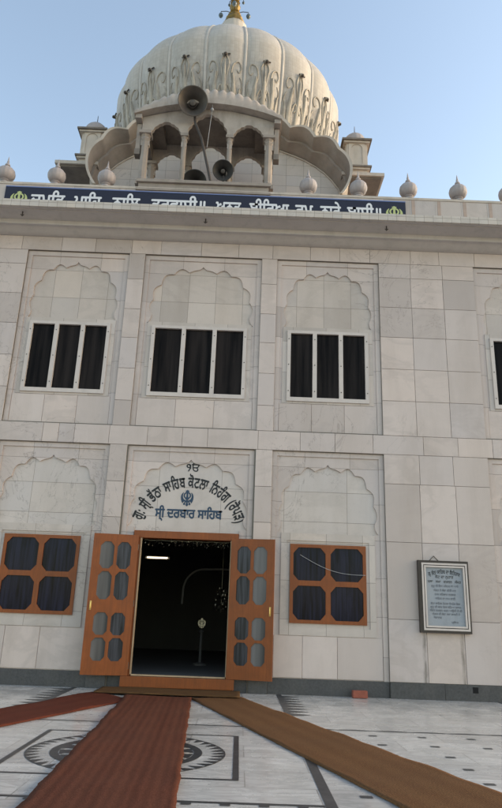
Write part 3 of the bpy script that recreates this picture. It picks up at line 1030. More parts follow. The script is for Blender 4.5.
# side eaves
for s_ in (-1, 1):
    bm = bmesh.new()
    xa, xb = sorted((UX + s_ * 2.9, UX + s_ * 3.92))
    box(bm, xa, xb, 1.82, 8.2, 11.215, 11.30, mi=0)
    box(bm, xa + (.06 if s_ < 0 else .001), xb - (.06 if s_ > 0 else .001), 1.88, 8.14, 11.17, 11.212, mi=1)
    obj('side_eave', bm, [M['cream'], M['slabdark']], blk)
bm = bmesh.new()
box(bm, UX - 3.28, UX + 3.28, 2.65, 7.7, 11.32, 12.3)
obj('block_top', bm, M['under'], blk)

# corner chhatris
def chhatri(X, Y):
    hw = .27
    b = bmesh.new()
    box(b, X - hw, X + hw, Y - hw, Y + hw, 11.3, 13.12)
    # round arched niche on the faces: slightly proud surround
    o = obj('corner_turret', b, M['cream'], G)
    for (dx, dy, rot) in ((0, -hw, 0), (-hw, 0, PI/2), (hw, 0, -PI/2)):
        nb = bmesh.new()
        arch = [( .15 * math.cos(a), .28 + .15 * math.sin(a)) for a in [PI * k / 10 for k in range(11)]]
        hole = [(-.15, -.16)] + [(.15, -.16)] + arch[0:] if False else [(.15, -.18)] + arch + [(-.15, -.18)]
        plate(nb, rect(-.215, .215, -.25, .52), [hole], -.022, 0)
        M4 = Matrix.Translation((X + dx, Y + dy - .0005, 12.62)) @ Matrix.Rotation(rot if rot == 0 else (-PI/2 if dx < 0 else PI/2), 4, 'Z')
        for v in nb.verts: v.co = M4 @ v.co
        obj('niche_frame', nb, M['cream'], o)
    for z, e, t in ((13.12, .12, .05), (12.30, .10, .045)):
        cb = bmesh.new()
        box(cb, X - hw - e, X + hw + e, Y - hw - e, Y + hw + e, z, z + t, mi=0)
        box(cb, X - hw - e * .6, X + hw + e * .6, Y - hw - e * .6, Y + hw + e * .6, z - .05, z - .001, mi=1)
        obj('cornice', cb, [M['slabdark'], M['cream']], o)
    db = bmesh.new()
    lathe(db, [(.27, 0), (.29, .04), (.30, .10), (.285, .19), (.24, .28), (.17, .35), (.08, .395), (.03, .41)], 64, (X, Y, 13.172),
          mod=lambda a, z: 1 + .03 * abs(math.cos(a * 8)))
    obj('small_dome', db, M['kalash'], o, angle=50)
    fb = bmesh.new()
    lathe(fb, [(.04, .40), (.05, .43), (.03, .46), (.012, .49), (.008, .66), (.002, .70)], 10, (X, Y, 13.172))
    obj('finial', fb, M['metal'], o, angle=50)
chhatri(-3.38, 3.25); chhatri(3.56, 3.25)

# ---------------- main dome
DXC, DYC, DZC, DR, DH = .07, 4.8, 14.93, 3.26, 2.263
NG = 20
def dome_r(z):
    if z >= DZC:
        t = min(1, (z - DZC) / DH); return DR * math.sqrt(max(0, 1 - t ** 1.5))
    t = (DZC - z) / 1.6
    return DR * (1 - .044 * t * t)
prof = []
zz = 12.35
while zz < DZC: prof.append(zz); zz += .13
for k in range(40):
    t = math.sin(PI / 2 * k / 39) ** 1.15
    prof.append(DZC + DH * t)
A0 = -PI / 2
def gore(a):     # 0 at rib, 1 mid gore
    x = ((a - A0) / (2 * PI) * NG + .5) % 1.0
    return 1 - abs(2 * x - 1)
def dome_pt(a, z, lift=0.0):
    r = dome_r(z)
    g = gore(a)
    rr = r * (1 + .022 * (math.sin(g * PI / 2) ** .6 - .8) * 1.5) + lift
    return Vector((DXC + rr * math.cos(a), DYC + rr * math.sin(a), z))
def mid_dome():
    bm = bmesh.new(); uvl = bm.loops.layers.uv.new('UVMap')
    SEG = NG * 12
    arc = 0; rows = []
    for k, z in enumerate(prof):
        if k: arc += math.hypot(z - prof[k-1], dome_r(z) - dome_r(prof[k-1]))
        rows.append(([bm.verts.new(dome_pt(A0 + 2 * PI * (i + .0) / SEG, z)) for i in range(SEG)], arc, dome_r(z)))
    for k in range(len(rows) - 1):
        for i in range(SEG):
            j = (i + 1) % SEG
            f = bm.faces.new((rows[k][0][i], rows[k][0][j], rows[k+1][0][j], rows[k+1][0][i]))
            us = [(i / SEG) * 2 * PI, ((i + 1) / SEG) * 2 * PI]
            # tile rows follow the arc, tile columns narrow with the gore like cut mosaic
            R_ = DR
            for lp, (u, v) in zip(f.loops, ((us[0] * R_, rows[k][1]), (us[1] * R_, rows[k][1]), (us[1] * R_, rows[k+1][1]), (us[0] * R_, rows[k+1][1]))):
                lp[uvl].uv = (u, v)
    return bm
dome = obj('dome', mid_dome(), M['dome'], G, smooth=True)
# ribs, one per gore boundary
ribz = [12.4 + (DZC + DH * .985 - 12.4) * (1 - (1 - k / 33) ** 1.6) for k in range(34)]
for g in range(NG):
    a = A0 + 2 * PI * (g + .5) / NG
    bm = bmesh.new()
    tube(bm, [dome_pt(a, z, .012) for z in ribz], [.045 if dome_r(z) > .8 else .03 for z in ribz], 8)
    obj('rib', bm, M['rib'], dome, angle=60)
# carved leaf relief in the lower part of every gore
def relief(g, seed):
    rnd = random.Random(seed)
    bm = bmesh.new()
    ga = 2 * PI / NG; ac = A0 + ga * g
    def P(u, z, l=.006): return dome_pt(ac + u * ga * .5, z, l)
    zt = 14.36 + rnd.uniform(-.05, .05)
    S = []
    def curve(pts, r, n=14):
        # catmull through (u,z)
        q = [pts[0]] + pts + [pts[-1]]; out = []
        for i in range(1, len(q) - 2):
            p0, p1, p2, p3 = (Vector(x) for x in q[i-1:i+3])
            for k in range(6):
                s = k / 6
                out.append(.5 * ((2*p1) + (-p0+p2)*s + (2*p0-5*p1+4*p2-p3)*s*s + (-p0+3*p1-3*p2+p3)*s**3))
        out.append(Vector(q[-1]))
        m = len(out)
        tube(bm, [P(p.x, p.y) for p in out], [r * (.6 + .5 * math.sin(PI * (i + 1) / (m + 1))) for i in range(m)], 6)
    dz = zt - 14.36
    for s in (-1, 1):
        w = rnd.uniform(.94, 1.06)
        curve([(s*.10, 12.5), (s*.50*w, 12.85), (s*.64*w, 13.2), (s*.50*w, 13.55), (s*.34, 13.85), (s*.42*w, 14.12), (s*.66*w, 14.22), (s*.80*w, 14.08), (s*.72*w, 13.92), (s*.60*w, 13.98)], .018)
        curve([(s*.70*w, 12.5), (s*.84*w, 12.9), (s*.78*w, 13.3), (s*.88*w, 13.6), (s*.76*w, 13.8)], .015)
        curve([(s*.16, 12.7), (s*.34*w, 13.0), (s*.36*w, 13.3), (s*.18, 13.55), (s*.10, 13.40), (s*.20, 13.30)], .022)
        curve([(s*.05, 13.6), (s*.14, 13.9), (s*.20, 14.15), (s*.10, 14.32+dz), (s*.02, zt)], .020)
        curve([(s*.40, 12.45), (s*.60, 12.62), (s*.86, 12.6), (s*.90, 12.45)], .022)
    curve([(0, 12.5), (rnd.uniform(-.05, .05), 13.4), (0, 13.9), (0, zt)], .018)
    def leafp(u0, z0, u1, z1, wd, bend, h):
        n, m = 16, 6; gridv = []
        for a in range(n + 1):
            t = a / n; wl = wd * math.sin(PI * min(1, t * .92 + .06)) ** .7 * (1 - .25 * t)
            uc = u0 + (u1 - u0) * t + bend * math.sin(PI * t); zc = z0 + (z1 - z0) * t
            row = []
            for b_ in range(m + 1):
                q = -1 + 2 * b_ / m
                l_ = -.02 if abs(q) == 1 else h * (1 - abs(q) ** 1.5) * (.5 + .8 * t) + .008 - (.012 if q == 0 else 0)
                if a in (0, n): l_ = -.02
                row.append(bm.verts.new(P(uc + q * wl, zc + .03 * (1 - q * q), l_)))
            gridv.append(row)
        for a in range(n):
            for b_ in range(m): bm.faces.new((gridv[a][b_], gridv[a][b_+1], gridv[a+1][b_+1], gridv[a+1][b_]))
    leafp(0, 12.45, 0, zt - .16, .16, 0, .045)
    for s in (-1, 1):
        leafp(s*.34, 12.45, s*.40, 13.95 + rnd.uniform(-.05, .05), .17, s*.12, .045)
        leafp(s*.74, 12.45, s*.80, 13.55 + rnd.uniform(-.05, .05), .13, s*-.04, .035)
    tip = P(0, zt, .05)
    bmesh.ops.create_icosphere(bm, subdivisions=2, radius=.06, matrix=Matrix.Translation(tip) @ Matrix.Diagonal((1, 1, .7, 1)))
    o = obj('leaf_relief', bm, M['relief'], dome, angle=60)
    bm = bmesh.new()
    bmesh.ops.create_icosphere(bm, subdivisions=1, radius=.05, matrix=Matrix.Translation(P(.02, zt - .02, .075)))
    tube(bm, [P(-.14, zt + .01, .03), P(.0, zt + .0, .05), P(.24, zt + .03, .03)], .02, 6)
    return o, bm
for g in range(NG):
    o, b2 = relief(g, 50 + g)
    obj('relief_tip', b2, M['tip_dark'], dome, angle=60)
# lotus collar + gilded finial
bm = bmesh.new()
Zt = DZC + DH
lathe(bm, [(1.05, -.42), (1.0, -.24), (.82, .0), (.62, .3), (.50, .7), (.42, 1.1), (.38, 1.5), (.40, 1.58), (.30, 1.62)], 48, (DXC, DYC, Zt), mod=lambda a, z: 1 + .06 * abs(math.cos(a * 8)))
obj('collar', bm, M['rib'], dome, angle=50)
bm = bmesh.new()
PR = [(.28, 1.60), (.33, 1.66), (.31, 1.74), (.29, 1.80), (.31, 1.86), (.25, 1.96), (.235, 2.0), (.245, 2.03), (.20, 2.07), (.135, 2.13), (.13, 2.2), (.165, 2.24), (.12, 2.28), (.12, 2.34),
      (.16, 2.42), (.165, 2.5), (.12, 2.58), (.10, 2.62), (.15, 2.66), (.10, 2.70), (.12, 2.8), (.17, 2.9), (.18, 3.0), (.12, 3.1), (.07, 3.15), (.14, 3.2), (.07, 3.27), (.11, 3.4), (.05, 3.6), (.03, 3.9), (.005, 4.3)]
lathe(bm, PR, 32, (DXC, DYC, Zt), mod=lambda a, z: 1 + .05 * math.cos(a * 8))
fin = obj('gilded_finial', bm, M['gold'], dome, angle=40)
bm = bmesh.new()
for (z, L_, n) in ((2.26, .44, 4), (2.88, .27, 6)):
    for k in range(n):
        a = 2 * PI * k / n + (0 if n == 4 else .3)
        d = Vector((math.cos(a), math.sin(a), 0)); c0 = Vector((DXC, DYC, Zt + z))
        tube(bm, [c0 + d * .12, c0 + d * (L_ * .6) + Vector((0, 0, .05)), c0 + d * L_ + Vector((0, 0, .03)), c0 + d * L_ + Vector((0, 0, -.05))], .012, 6)
obj('lamp_arm', bm, M['metal'], fin, angle=50)
bm = bmesh.new()
for (z, L_, n, s) in ((2.26, .44, 4, .075), (2.88, .27, 6, .045)):
    for k in range(n):
        a = 2 * PI * k / n + (0 if n == 4 else .3)
        c0 = (DXC + L_ * math.cos(a), DYC + L_ * math.sin(a), Zt + z - .05 - s * 1.2)
        lathe(bm, [(.005, s * 1.4), (s * .6, s * 1.1), (s * .95, s * .4), (s, 0), (s * .75, -s * .7), (s * .2, -s * 1.2), (.004, -s * 1.5)], 12, c0)
obj('hanging_lamp', bm, M['lampglass'], fin, angle=60)

# ================================================================== front balcony pavilion
PX = -.11
bm = bmesh.new()
box(bm, PX - 1.36, PX + 1.36, -.05, 1.5, 9.43, 9.50, bev=.008)
box(bm, PX - 1.32, PX + 1.32, .0, 1.45, 9.30, 9.428, bev=.006)
box(bm, PX - 1.36, PX + 1.36, -.03, 1.46, 9.245, 9.298, bev=.006)
bal = obj('balcony', bm, M['under'], G)
for X in (-1.30, -.46, .33, 1.16):
    b = bmesh.new(); box(b, X - .035, X + .035, .18, .26, 8.55, 9.243, bev=.004); box(b, X - .02, X + .02, .02, .06, 9.10, 9.243); box(b, X - .015, X + .015, 1.2, 1.28, 8.55, 9.243)
    obj('bracket', b, M['slabdark'], bal)
# columns
cols_x = [(-1.42 , .085), (-.60, .055), (.36, .055), (1.19, .085)]
for Y in (.24, 1.22):
    for X, w in cols_x:
        b = bmesh.new()
        box(b, X - w * 1.35, X + w * 1.35, Y - w * 1.35, Y + w * 1.35, 9.50, 9.60, bev=.006)
        lathe(b, [(w * 1.2, 9.60), (w * 1.25, 9.66), (w * .95, 9.70), (w, 9.9), (w * .92, 10.6), (w * 1.2, 10.66), (w * .95, 10.70), (w * 1.3, 10.76)], 8, (X, Y, 0))
        box(b, X - w * 1.5, X + w * 1.5, Y - w * 1.5, Y + w * 1.5, 10.76, 10.83, bev=.005)
        obj('column', b, M['under'], bal)
def arc_hole(x0, x1, zs, za, n=9, cus=.05):
    """multi-foil arch outline from right spring over apex to left spring"""
    cx = (x0 + x1) / 2; hw = (x1 - x0) / 2; h = za - zs; pts = []
    L = 5
    K = []
    for i in range(L * 2 + 1):
        a = PI * i / (L * 2)
        K.append(Vector((math.cos(a) * hw, math.sin(a) ** .85 * h * (1.0 if i != L else 1.06))))
    for i in range(L * 2):
        p, q = K[i], K[i+1]; d = q - p; nr = Vector((d.y, -d.x)).normalized()
        for k in range(5):
            s = k / 5
            pt = p + d * s + nr * (.16 * d.length * math.sin(PI * s))
            pts.append((cx + pt.x, zs + pt.y))
    pts.append((cx + K[-1].x, zs))
    return pts
for Y, rear in ((.20, False), (1.18, True)):
    b = bmesh.new()
    hs = []
    for (xa, xb, ap) in ((-1.33, -.66, 11.09), (-.55, .31, 11.32), (.41, 1.10, 11.09)):
        arch = arc_hole(xa, xb, 10.60, ap)
        hs.append([(xb, 10.5)] + arch + [(xa, 10.5)])
    # wall with cut-outs open to below (polygon as outer outline)
    ol = [(1.27, 10.84 - .34 + .0)]
    outer_p = [(PX + 1.40, 10.50)]
    top = [(PX + 1.40, 11.22), (PX + 1.0, 11.34), (PX + .5, 11.46), (PX, 11.50), (PX - .5, 11.46), (PX - 1.0, 11.34), (PX - 1.40, 11.22), (PX - 1.40, 10.50)]
    path = outer_p + top
    for h in hs:          # left to right, each hole from its left foot over the top to its right foot
        path += [(h[-1][0], 10.50)] + list(reversed(h[1:-1])) + [(h[0][0], 10.50)]
    plate(b, path, [], Y, Y + .09)
    obj('arcade', b, M['weathered'], bal)
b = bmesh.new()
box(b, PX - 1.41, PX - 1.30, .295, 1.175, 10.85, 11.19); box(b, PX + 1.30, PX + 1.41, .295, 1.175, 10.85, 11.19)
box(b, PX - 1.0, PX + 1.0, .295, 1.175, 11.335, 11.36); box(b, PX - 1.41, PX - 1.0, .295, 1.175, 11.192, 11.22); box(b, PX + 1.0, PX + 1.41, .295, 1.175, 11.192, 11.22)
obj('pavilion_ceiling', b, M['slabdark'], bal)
# corner beam ends
for s_ in (-1, 1):
    b = bmesh.new()
    box(b, PX + s_ * 1.47 - .07, PX + s_ * 1.47 + .07, .06, .40, 11.08, 11.185, bev=.01)
    box(b, PX + s_ * 1.46 - .05, PX + s_ * 1.46 + .05, .22, .34, 10.42, 11.059, bev=.01)
    o = obj('corner_block', b, M['under'], bal)
    b = bmesh.new(); box(b, PX + s_ * 1.46 - .06, PX + s_ * 1.46 + .06, .20, .38, 10.28, 10.419, bev=.01)
    obj('corner_drop', b, M['slabdark'], bal)
# curved bangla roof with fluted surface
b = bmesh.new()
NU, NV = 121, 14
rows = []
for i in range(NU):
    u = -1 + 2 * i / (NU - 1)
    e = 11.19 + .34 * (1 - abs(u) ** 2.0)      # eave height
    rd = 11.25 + .86 * (1 - abs(u) ** 2.3)     # ridge height
    col = []
    fl = .055 * abs(math.sin(u * PI * 8.5)) 
    for j in range(NV):
        v = j / (NV - 1)
        y = .02 + .68 * (1 - math.cos(v * PI / 2)) 
        z = e + .03 + (rd - e) * math.sin(v * PI / 2) ** .9 + fl * math.sin(v * PI) * 1.25
        x = PX + u * (1.56 - .05 * v)
        col.append(Vector((x, y, z)))
    back = [Vector((p.x, 1.40 - p.y, p.z)) for p in reversed(col[:-1])]
    full = col + back
    bot = [Vector((full[-1].x, full[-1].y, e - .03)), Vector((full[0].x, full[0].y, e - .03))]
    rows.append([b.verts.new(v) for v in full + bot])
for i in range(NU - 1):
    n = len(rows[i])
    for j in range(n):
        k = (j + 1) % n
        b.faces.new((rows[i][j], rows[i+1][j], rows[i+1][k], rows[i][k]))
b.faces.new(rows[0]); b.faces.new(list(reversed(rows[-1])))
obj('curved_roof', b, M['weathered'], bal, angle=35)

# ================================================================== loudspeakers and lamp cord
def horn(label, centre, rad, aim, pole=None, mat='metal', depth=None):
    t = thing('loudspeaker', centre)
    depth = depth or rad * 1.5
    aim = Vector(aim).normalized()
    q = Vector((0, 0, 1)).rotation_difference(aim).to_matrix().to_4x4()
    b = bmesh.new()
    PRo = [(rad * .17, -depth), (rad * .22, -depth * .75), (rad * .38, -depth * .45), (rad * .66, -depth * .16), (rad * .94, 0), (rad, .012), (rad, .03), (rad * .95, .032),
           (rad * .88, .01), (rad * .6, -depth * .18), (rad * .34, -depth * .42), (rad * .16, -depth * .66), (.004, -depth * .68)]
    lathe(b, PRo, 40)
    for v in b.verts: v.co = q @ v.co
    obj('bell', b, M[mat], t, angle=40)
    b = bmesh.new()
    lathe(b, [(.004, -depth * .12), (rad * .20, -depth * .16), (rad * .24, -depth * .3), (rad * .1, -depth * .5)], 24)
    for v in b.verts: v.co = q @ v.co
    obj('tone_cone', b, M['metal'], t, angle=40)
    b = bmesh.new()
    lathe(b, [(rad * .30, -depth * 1.35), (rad * .33, -depth * 1.3), (rad * .33, -depth * .95), (rad * .22, -depth * .9)], 20)
    for v in b.verts: v.co = q @ v.co
    obj('driver', b, M['metaldark'], t, angle=40)
    if pole:
        b = bmesh.new()
        tube(b, [Vector(p) - Vector(centre) for p in pole], .028, 8)
        obj('pole', b, M['pole'], t, angle=50)
    tag(t, label, 'loudspeaker', 'horn loudspeakers on the balcony')
    return t
horn('large horn loudspeaker on a leaning pole in front of the pavilion roof', (-.44, -.12, 11.40), .315, (.12, -1, -.42), [(.03, -.01, 9.50), (-.22, .05, 10.60), (-.38, .08, 11.02), (-.40, .10, 11.22)])
horn('small horn loudspeaker sitting in the centre arch, right of the leaning pole', (.26, -.02 + .1, 9.86), .215, (.05, -1, -.45), [(.27, .16, 9.50), (.27, .2, 9.80)], mat='metaldark')
horn('horn loudspeaker half hidden by the balcony slab at the left of the centre arch', (-.37, .60, 9.93), .27, (-.1, -1, -.35), [(-.37, .8, 9.50), (-.37, .8, 9.88)], mat='metaldark')
t = thing('hanging_bulb', (-.04, .06, 11.36))
tag(t, 'small white bulb hanging on a thin cord from the pavilion roof edge', 'bulb')
b = bmesh.new(); bmesh.ops.create_icosphere(b, subdivisions=2, radius=.04)
obj('bulb', b, M['wire'], t, smooth=True)
b = bmesh.new(); tube(b, [(0, 0, .34), (0, 0, .04)], .006, 6); tube(b, [(0, 0, -.03), (-.03, 0, -.5), (-.06, .02, -.95)], .006, 6)
obj('cord', b, M['wire'], t)

# ================================================================== notice board
NB = thing('notice_board', (4.32, 0, 1.01))
tag(NB, 'dark notice board with double white frame and printed Punjabi text on the wall', 'notice board')
def npart(name, bm, m, **k):
    o = obj(name, bm, m, NB, **k); o.location = (-4.32, 0, -1.01); return o
bm = bmesh.new()
plate(bm, rect(3.90, 4.74, 1.01, 2.16), [rect(3.965, 4.695, 1.075, 2.095)], -.085, -.03)
box(bm, 3.90, 4.74, -.03, -.004, 1.01, 2.16)
npart('case', bm, M['darkwood'])
bm = bmesh.new()
plate(bm, rect(3.955, 4.715, 1.05, 2.12), [rect(3.985, 4.685, 1.082, 2.09)], -.093, -.086)
plate(bm, rect(3.997, 4.673, 1.094, 2.078), [rect(4.024, 4.646, 1.122, 2.05)], -.092, -.06)
npart('white_frame', bm, M['whiteframe'])
bm = bmesh.new(); box(bm, 4.024, 4.646, -.058, -.052, 1.122, 2.05)
npart('notice_sheet', bm, M['paper'])
bm = bmesh.new()
text_bm(bm, 'ਗੁ ਭੱਠਾ ਸਾਹਿਬ ਦਾ ਇਤਿਹਾਸ', .085, place_arc(4.335, 1.15, .80, -.0585), .014, fit=.52)
text_bm(bm, 'ਕੋਟ ਦਾ ਨੁਹਾਰ', .066, place_line(4.335, 1.875, -.0585), .008)
text_bm(bm, 'ਕਥਾ   ਸਮਾ   ਦਰਸ਼ਨ   ਸੰਮਤ', .058, place_line(4.335, 1.80, -.0585), .008)
npart('heading', bm, M['ink'], normals=False)
bm = bmesh.new()
lines = [('ਗੁਰੂ ਜੀ ਇਸ ਪਵਿਤਰ ਥਾ ਆਏ', 1.735), ('ਸੰਗਤ ਨੇ ਸੇਵਾ ਕੀਤੀ ਮਾਣ', 1.665), ('ਨਾਲ ਸਤਿਕਾਰ ਦਰਬਾਰ', 1.60), ('ਸਾਹਿਬ ਦਾ ਨਾਮ ਬਾਣੀ', 1.535), ('ਭੱਠਾ ਸਾਹਿਬ ਕੋਟਲਾ ਨਿਹੰਗ ਵਿਚ', 1.455),
         ('ਗੁਰੂ ਦੀ ਯਾਦ ਵਿਚ ਬਣਿਆ ਸਥਾਨ', 1.40), ('ਸੰਗਤ ਦਰਸ਼ਨ ਕਰਨ ਆਉਦੀ ਹੈ ਜੀ', 1.345), ('ਲੰਗਰ ਦੀ ਸੇਵਾ ਸਦਾ ਚਲਦੀ ਹੈ', 1.29), ('ਸੇਵਾਦਾਰ', 1.235), ('ਪ੍ਬੰਧਕ', 1.165)]
for i, (s, z) in enumerate(lines):
    text_bm(bm, s, .046, place_line(4.335 + (-.14 if s == 'ਸੇਵਾਦਾਰ' else .14 if i == 9 else 0), z, -.0585), .004)
npart('printed_text', bm, M['paint_grey'], normals=False)
bm = bmesh.new(); tube(bm, [(4.12, -.01, 2.165), (4.19, -.008, 2.24), (4.26, -.01, 2.165)], .006, 6)
npart('hanging_loop', bm, M['bolt'])

# ================================================================== small things
bm = bmesh.new()
box(bm, -.115, .115, -.055, .055, 0, .105, bev=.006)
o = obj('loose_brick', bm, M['brick'], None, loc=(2.885, -.11, .006)); o.rotation_euler = (0, 0, R(4))
tag(o, 'single red brick lying on the floor against the dark plinth', 'brick')

bm = bmesh.new()
pts = []
for i in range(13):
    s = i / 12; pts.append((1.93 + 1.1 * s, -.01 - .012 * math.sin(s * PI), 2.18 - .30 * s - .10 * math.sin(s * PI)))
tube(bm, pts, .004, 6)
o = obj('hanging_wire', bm, M['wire'], None)
tag(o, 'thin pale wire sagging across the right hand orange framed window', 'wire')

t = thing('tube_light', (-1.12, 5.2, 2.42))
tag(t, 'lit fluorescent tube light on the far wall inside the dark doorway', 'tube light')
b = bmesh.new(); tube(b, [(-.25, 0, 0), (.25, 0, 0)], .011, 10); obj('tube', b, M['tube'], t, angle=60)
b = bmesh.new(); box(b, -.30, .30, .02, .05, -.03, .03); obj('batten', b, M['whiteframe'], t)

# tinsel garland along the top of the doorway
bm = bmesh.new()
rnd = random.Random(3)
for i in range(260):
    s = rnd.random(); X = D0 + .05 + 1.43 * s
    Z = 2.35 - rnd.random() ** 1.3 * (.07 + .05 * math.sin(s * PI * 6) ** 2)
    Y = .10 + rnd.random() * .05
    a = rnd.random() * 6.28; l = .007 + rnd.random() * .008
    n1 = Vector((math.cos(a), rnd.uniform(-1, 1), math.sin(a))).normalized() * l; n2 = Vector((-math.sin(a), rnd.uniform(-1, 1), math.cos(a))).normalized() * l * .6
    p = Vector((X, Y, Z)); bm.faces.new([bm.verts.new(p - n1), bm.verts.new(p + n2), bm.verts.new(p + n1)])
tube(bm, [(D0 + .02 + 1.49 * i / 40, .125, 2.35 - .01 * abs(math.sin(i / 40 * PI * 5))) for i in range(41)], .0025, 6)
o = obj('tinsel_garland', bm, M['tinsel'], None, normals=False)
tag(o, 'glittering tinsel garland strung along the top of the open doorway', 'garland')

# small brass ornament stand inside
t = thing('ornament_stand', (.20, 2.6, .195))
tag(t, 'small gilded khanda ornament on a stand deep inside the doorway', 'ornament')
b = bmesh.new(); lathe(b, [(.14, 0), (.14, .03), (.03, .06), (.022, .60), (.05, .63), (.02, .66)], 16); obj('stand', b, M['interior'], t, angle=40)
b = bmesh.new(); text_bm(b, '☬', .26, lambda x: Matrix.Translation((x, 0, .69)) @ FACE, .004); 
b2 = obj('emblem', b, M['tinsel'], t, normals=False)
t = thing('cloth_garland', (.58, 2.3, .195))
tag(t, 'pale cloth garland hanging just inside the right side of the doorway', 'garland')
b = bmesh.new()
for i in range(34):
    a = rnd.random() * 6.28
    bmesh.ops.create_icosphere(b, subdivisions=1, radius=.022 + rnd.random() * .022, matrix=Matrix.Translation((rnd.uniform(-.12, .12), rnd.uniform(-.05, .05), 1.02 + rnd.random() * .42)) @ Matrix.Rotation(a, 4, 'X') @ Matrix.Diagonal((1, .6, 1.4, 1)))
tube(b, [(0, 0, 1.0), (0, 0, 3.4)], .006, 6)
obj('flowers', b, M['tinsel'], t, angle=60)

# ================================================================== floor
bm = bmesh.new()
quad(bm, [(-400, -400, -.15), (400, -400, -.15), (400, 400, -.15), (-400, 400, -.15)])
tag(obj('ground', bm, M['ground'], None), kind='structure')
bm = bmesh.new()
box(bm, -22, 24, -26, 14, -.12, 0)
tag(obj('courtyard_floor', bm, M['floor'], None), kind='structure')
# inlay
bm = bmesh.new()
ZI = .003
def fq(x0, x1, y0, y1, mi=0, z=ZI): quad(bm, [(x0, y0, z), (x1, y0, z), (x1, y1, z), (x0, y1, z)], mi)
for s in (-1, 1):
    a, b = sorted((s * 1.575, s * 1.655))
    fq(a, b, -9.0, -.02)
    a, b = sorted((s * .935, s * .985))
    fq(a, b, -5.60, -3.735)
    for k in range(8):      # sawtooth beside the line near the wall
        y = -.15 - k * .26
        x = s * 1.657
        pts = [(x, y - .02, ZI), (x + s * .26, y - .13, ZI), (x, y - .24, ZI)]
        quad(bm, pts if s > 0 else list(reversed(pts)))
fq(-.934, .934, -3.765, -3.735); fq(-.934, .934, -5.60, -5.565)
fq(-1.574, 1.574, -3.15, -3.115); fq(-1.574, 1.574, -6.235, -6.195)
x = -1.5
while x < 1.5:
    fq(x, x + .07, -6.285, -6.236); x += .262
# wavy line on both outer sides
for s in (-1, 1):
    prevp = None
    for i in range(0, 220):
        X = s * (1.66 + i * .03); w = .018 + .035 * abs(math.sin(i * .03 / .42 * PI)) 
        p = ((X, -3.15, ZI), (X, -3.15 + w, ZI))
        if prevp:
            q = [prevp[0], p[0], p[1], prevp[1]]
            quad(bm, q if s > 0 else list(reversed(q)))
        prevp = p
    for i in range(9):
        for j in range(7):
            X = s * (1.90 + .535 * i); Y = -3.44 - .50 * j
            fq(X - .045, X + .045, Y - .03, Y + .03)
# square tiles further right near the wall
fq(5.1, 5.14, -3.1, -.02)
# medallion
cxm, cym = -.02, -4.67
def pol(r, a): return (cxm + r * math.cos(a), cym + r * math.sin(a), ZI)
def annulus(r0, r1, mi=0, n=72):
    for k in range(n):
        a, b = 2 * PI * k / n, 2 * PI * (k + 1) / n
        quad(bm, [pol(r0, a), pol(r1, a), pol(r1, b), pol(r0, b)], mi)
annulus(.60, .675)
annulus(.872, .885)
NT_ = 44
for k in range(NT_):
    a, b = 2 * PI * k / NT_, 2 * PI * (k + .78) / NT_
    quad(bm, [pol(.871, a), pol(.871, b), pol(.755, a + (b - a) * .15)])
    c = 2 * PI * (k + .78) / NT_; d = 2 * PI * (k + 1) / NT_
for k in range(16):
    a = 2 * PI * k / 16; h = 2 * PI / 16
    quad(bm, [pol(.598, a + .04), pol(.598, a + h - .04), pol(.33, a + h / 2)])
    quad(bm, [pol(.30, a), pol(.55, a - .06), pol(.585, a), pol(.55, a + .06)], 1)
    quad(bm, [pol(.26, a + h / 2 - .1), pol(.30, a + h / 2), pol(.26, a + h / 2 + .1), pol(.06, a + h / 2)], 0 if k % 2 else 1)
inl = obj('floor_inlay', bm, [M['inlay_black'], M['inlay_beige']], None)
for p in inl.data.polygons:
    if p.normal.z < 0: p.flip()
tag(inl, kind='structure')

# ================================================================== carpets
def carpet_strip(name, A, B, wA, wB, nA, mat, label, wave=.004, z=.0045, th=.009, fray=0.0, seed=1, nseg=None):
    """strip from edge points A=(left,right) to B=(left,right)"""
    rnd = random.Random(seed)
    L = (Vector(B[0]) - Vector(A[0])).length
    n = nseg or int(L / .05); m = 22
    bm = bmesh.new(); top = []
    ph = [rnd.random() * 6 for _ in range(6)]
    ojl = orr = 0
    for i in range(n + 1):
        s = i / n
        l = Vector(A[0]).lerp(Vector(B[0]), s); r = Vector(A[1]).lerp(Vector(B[1]), s)
        d = (r - l).normalized()
        jl = fray * (math.sin(s * L * 9 + ph[0]) + .6 * math.sin(s * L * 23 + ph[1]) + rnd.uniform(-.8, .8))
        jr = fray * (math.sin(s * L * 8 + ph[2]) + .6 * math.sin(s * L * 21 + ph[3]) + rnd.uniform(-.8, .8))
        l = l - d * jl; r = r + d * jr
        row = []
        for j in range(m + 1):
            t = j / m; p = l.lerp(r, t)
            h = wave * (math.sin(p.y * 3.1 + p.x * 2 + ph[4]) * math.sin(p.x * 4.7 + ph[5]) + .7 * math.sin(p.y * 9 + ph[1] + p.x)) + wave
            edge = min(t, 1 - t)
            lift = h + (wave * 1.4 * max(0, math.sin(s * L * 4.2 + ph[2])) if edge < .06 else 0)
            row.append(bm.verts.new((p.x, p.y, z + th + max(0, lift))))
        top.append(row)
    for i in range(n):
        for j in range(m):
            bm.faces.new((top[i][j], top[i][j+1], top[i+1][j+1], top[i+1][j]))
    per = [top[0][j] for j in range(m + 1)] + [top[i][m] for i in range(1, n + 1)] + [top[n][j] for j in range(m - 1, -1, -1)] + [top[i][0] for i in range(n - 1, 0, -1)]
    low = [bm.verts.new((v.co.x, v.co.y, z)) for v in per]
    for k in range(len(per)):
        k2 = (k + 1) % len(per)
        bm.faces.new((per[k2], per[k], low[k], low[k2]))
    o = obj(name, bm, mat, None, smooth=True)
    tag(o, label, 'carpet')
    return o
def ext(a, b, k): a, b = Vector(a), Vector(b); return tuple(a + (b - a) * k)
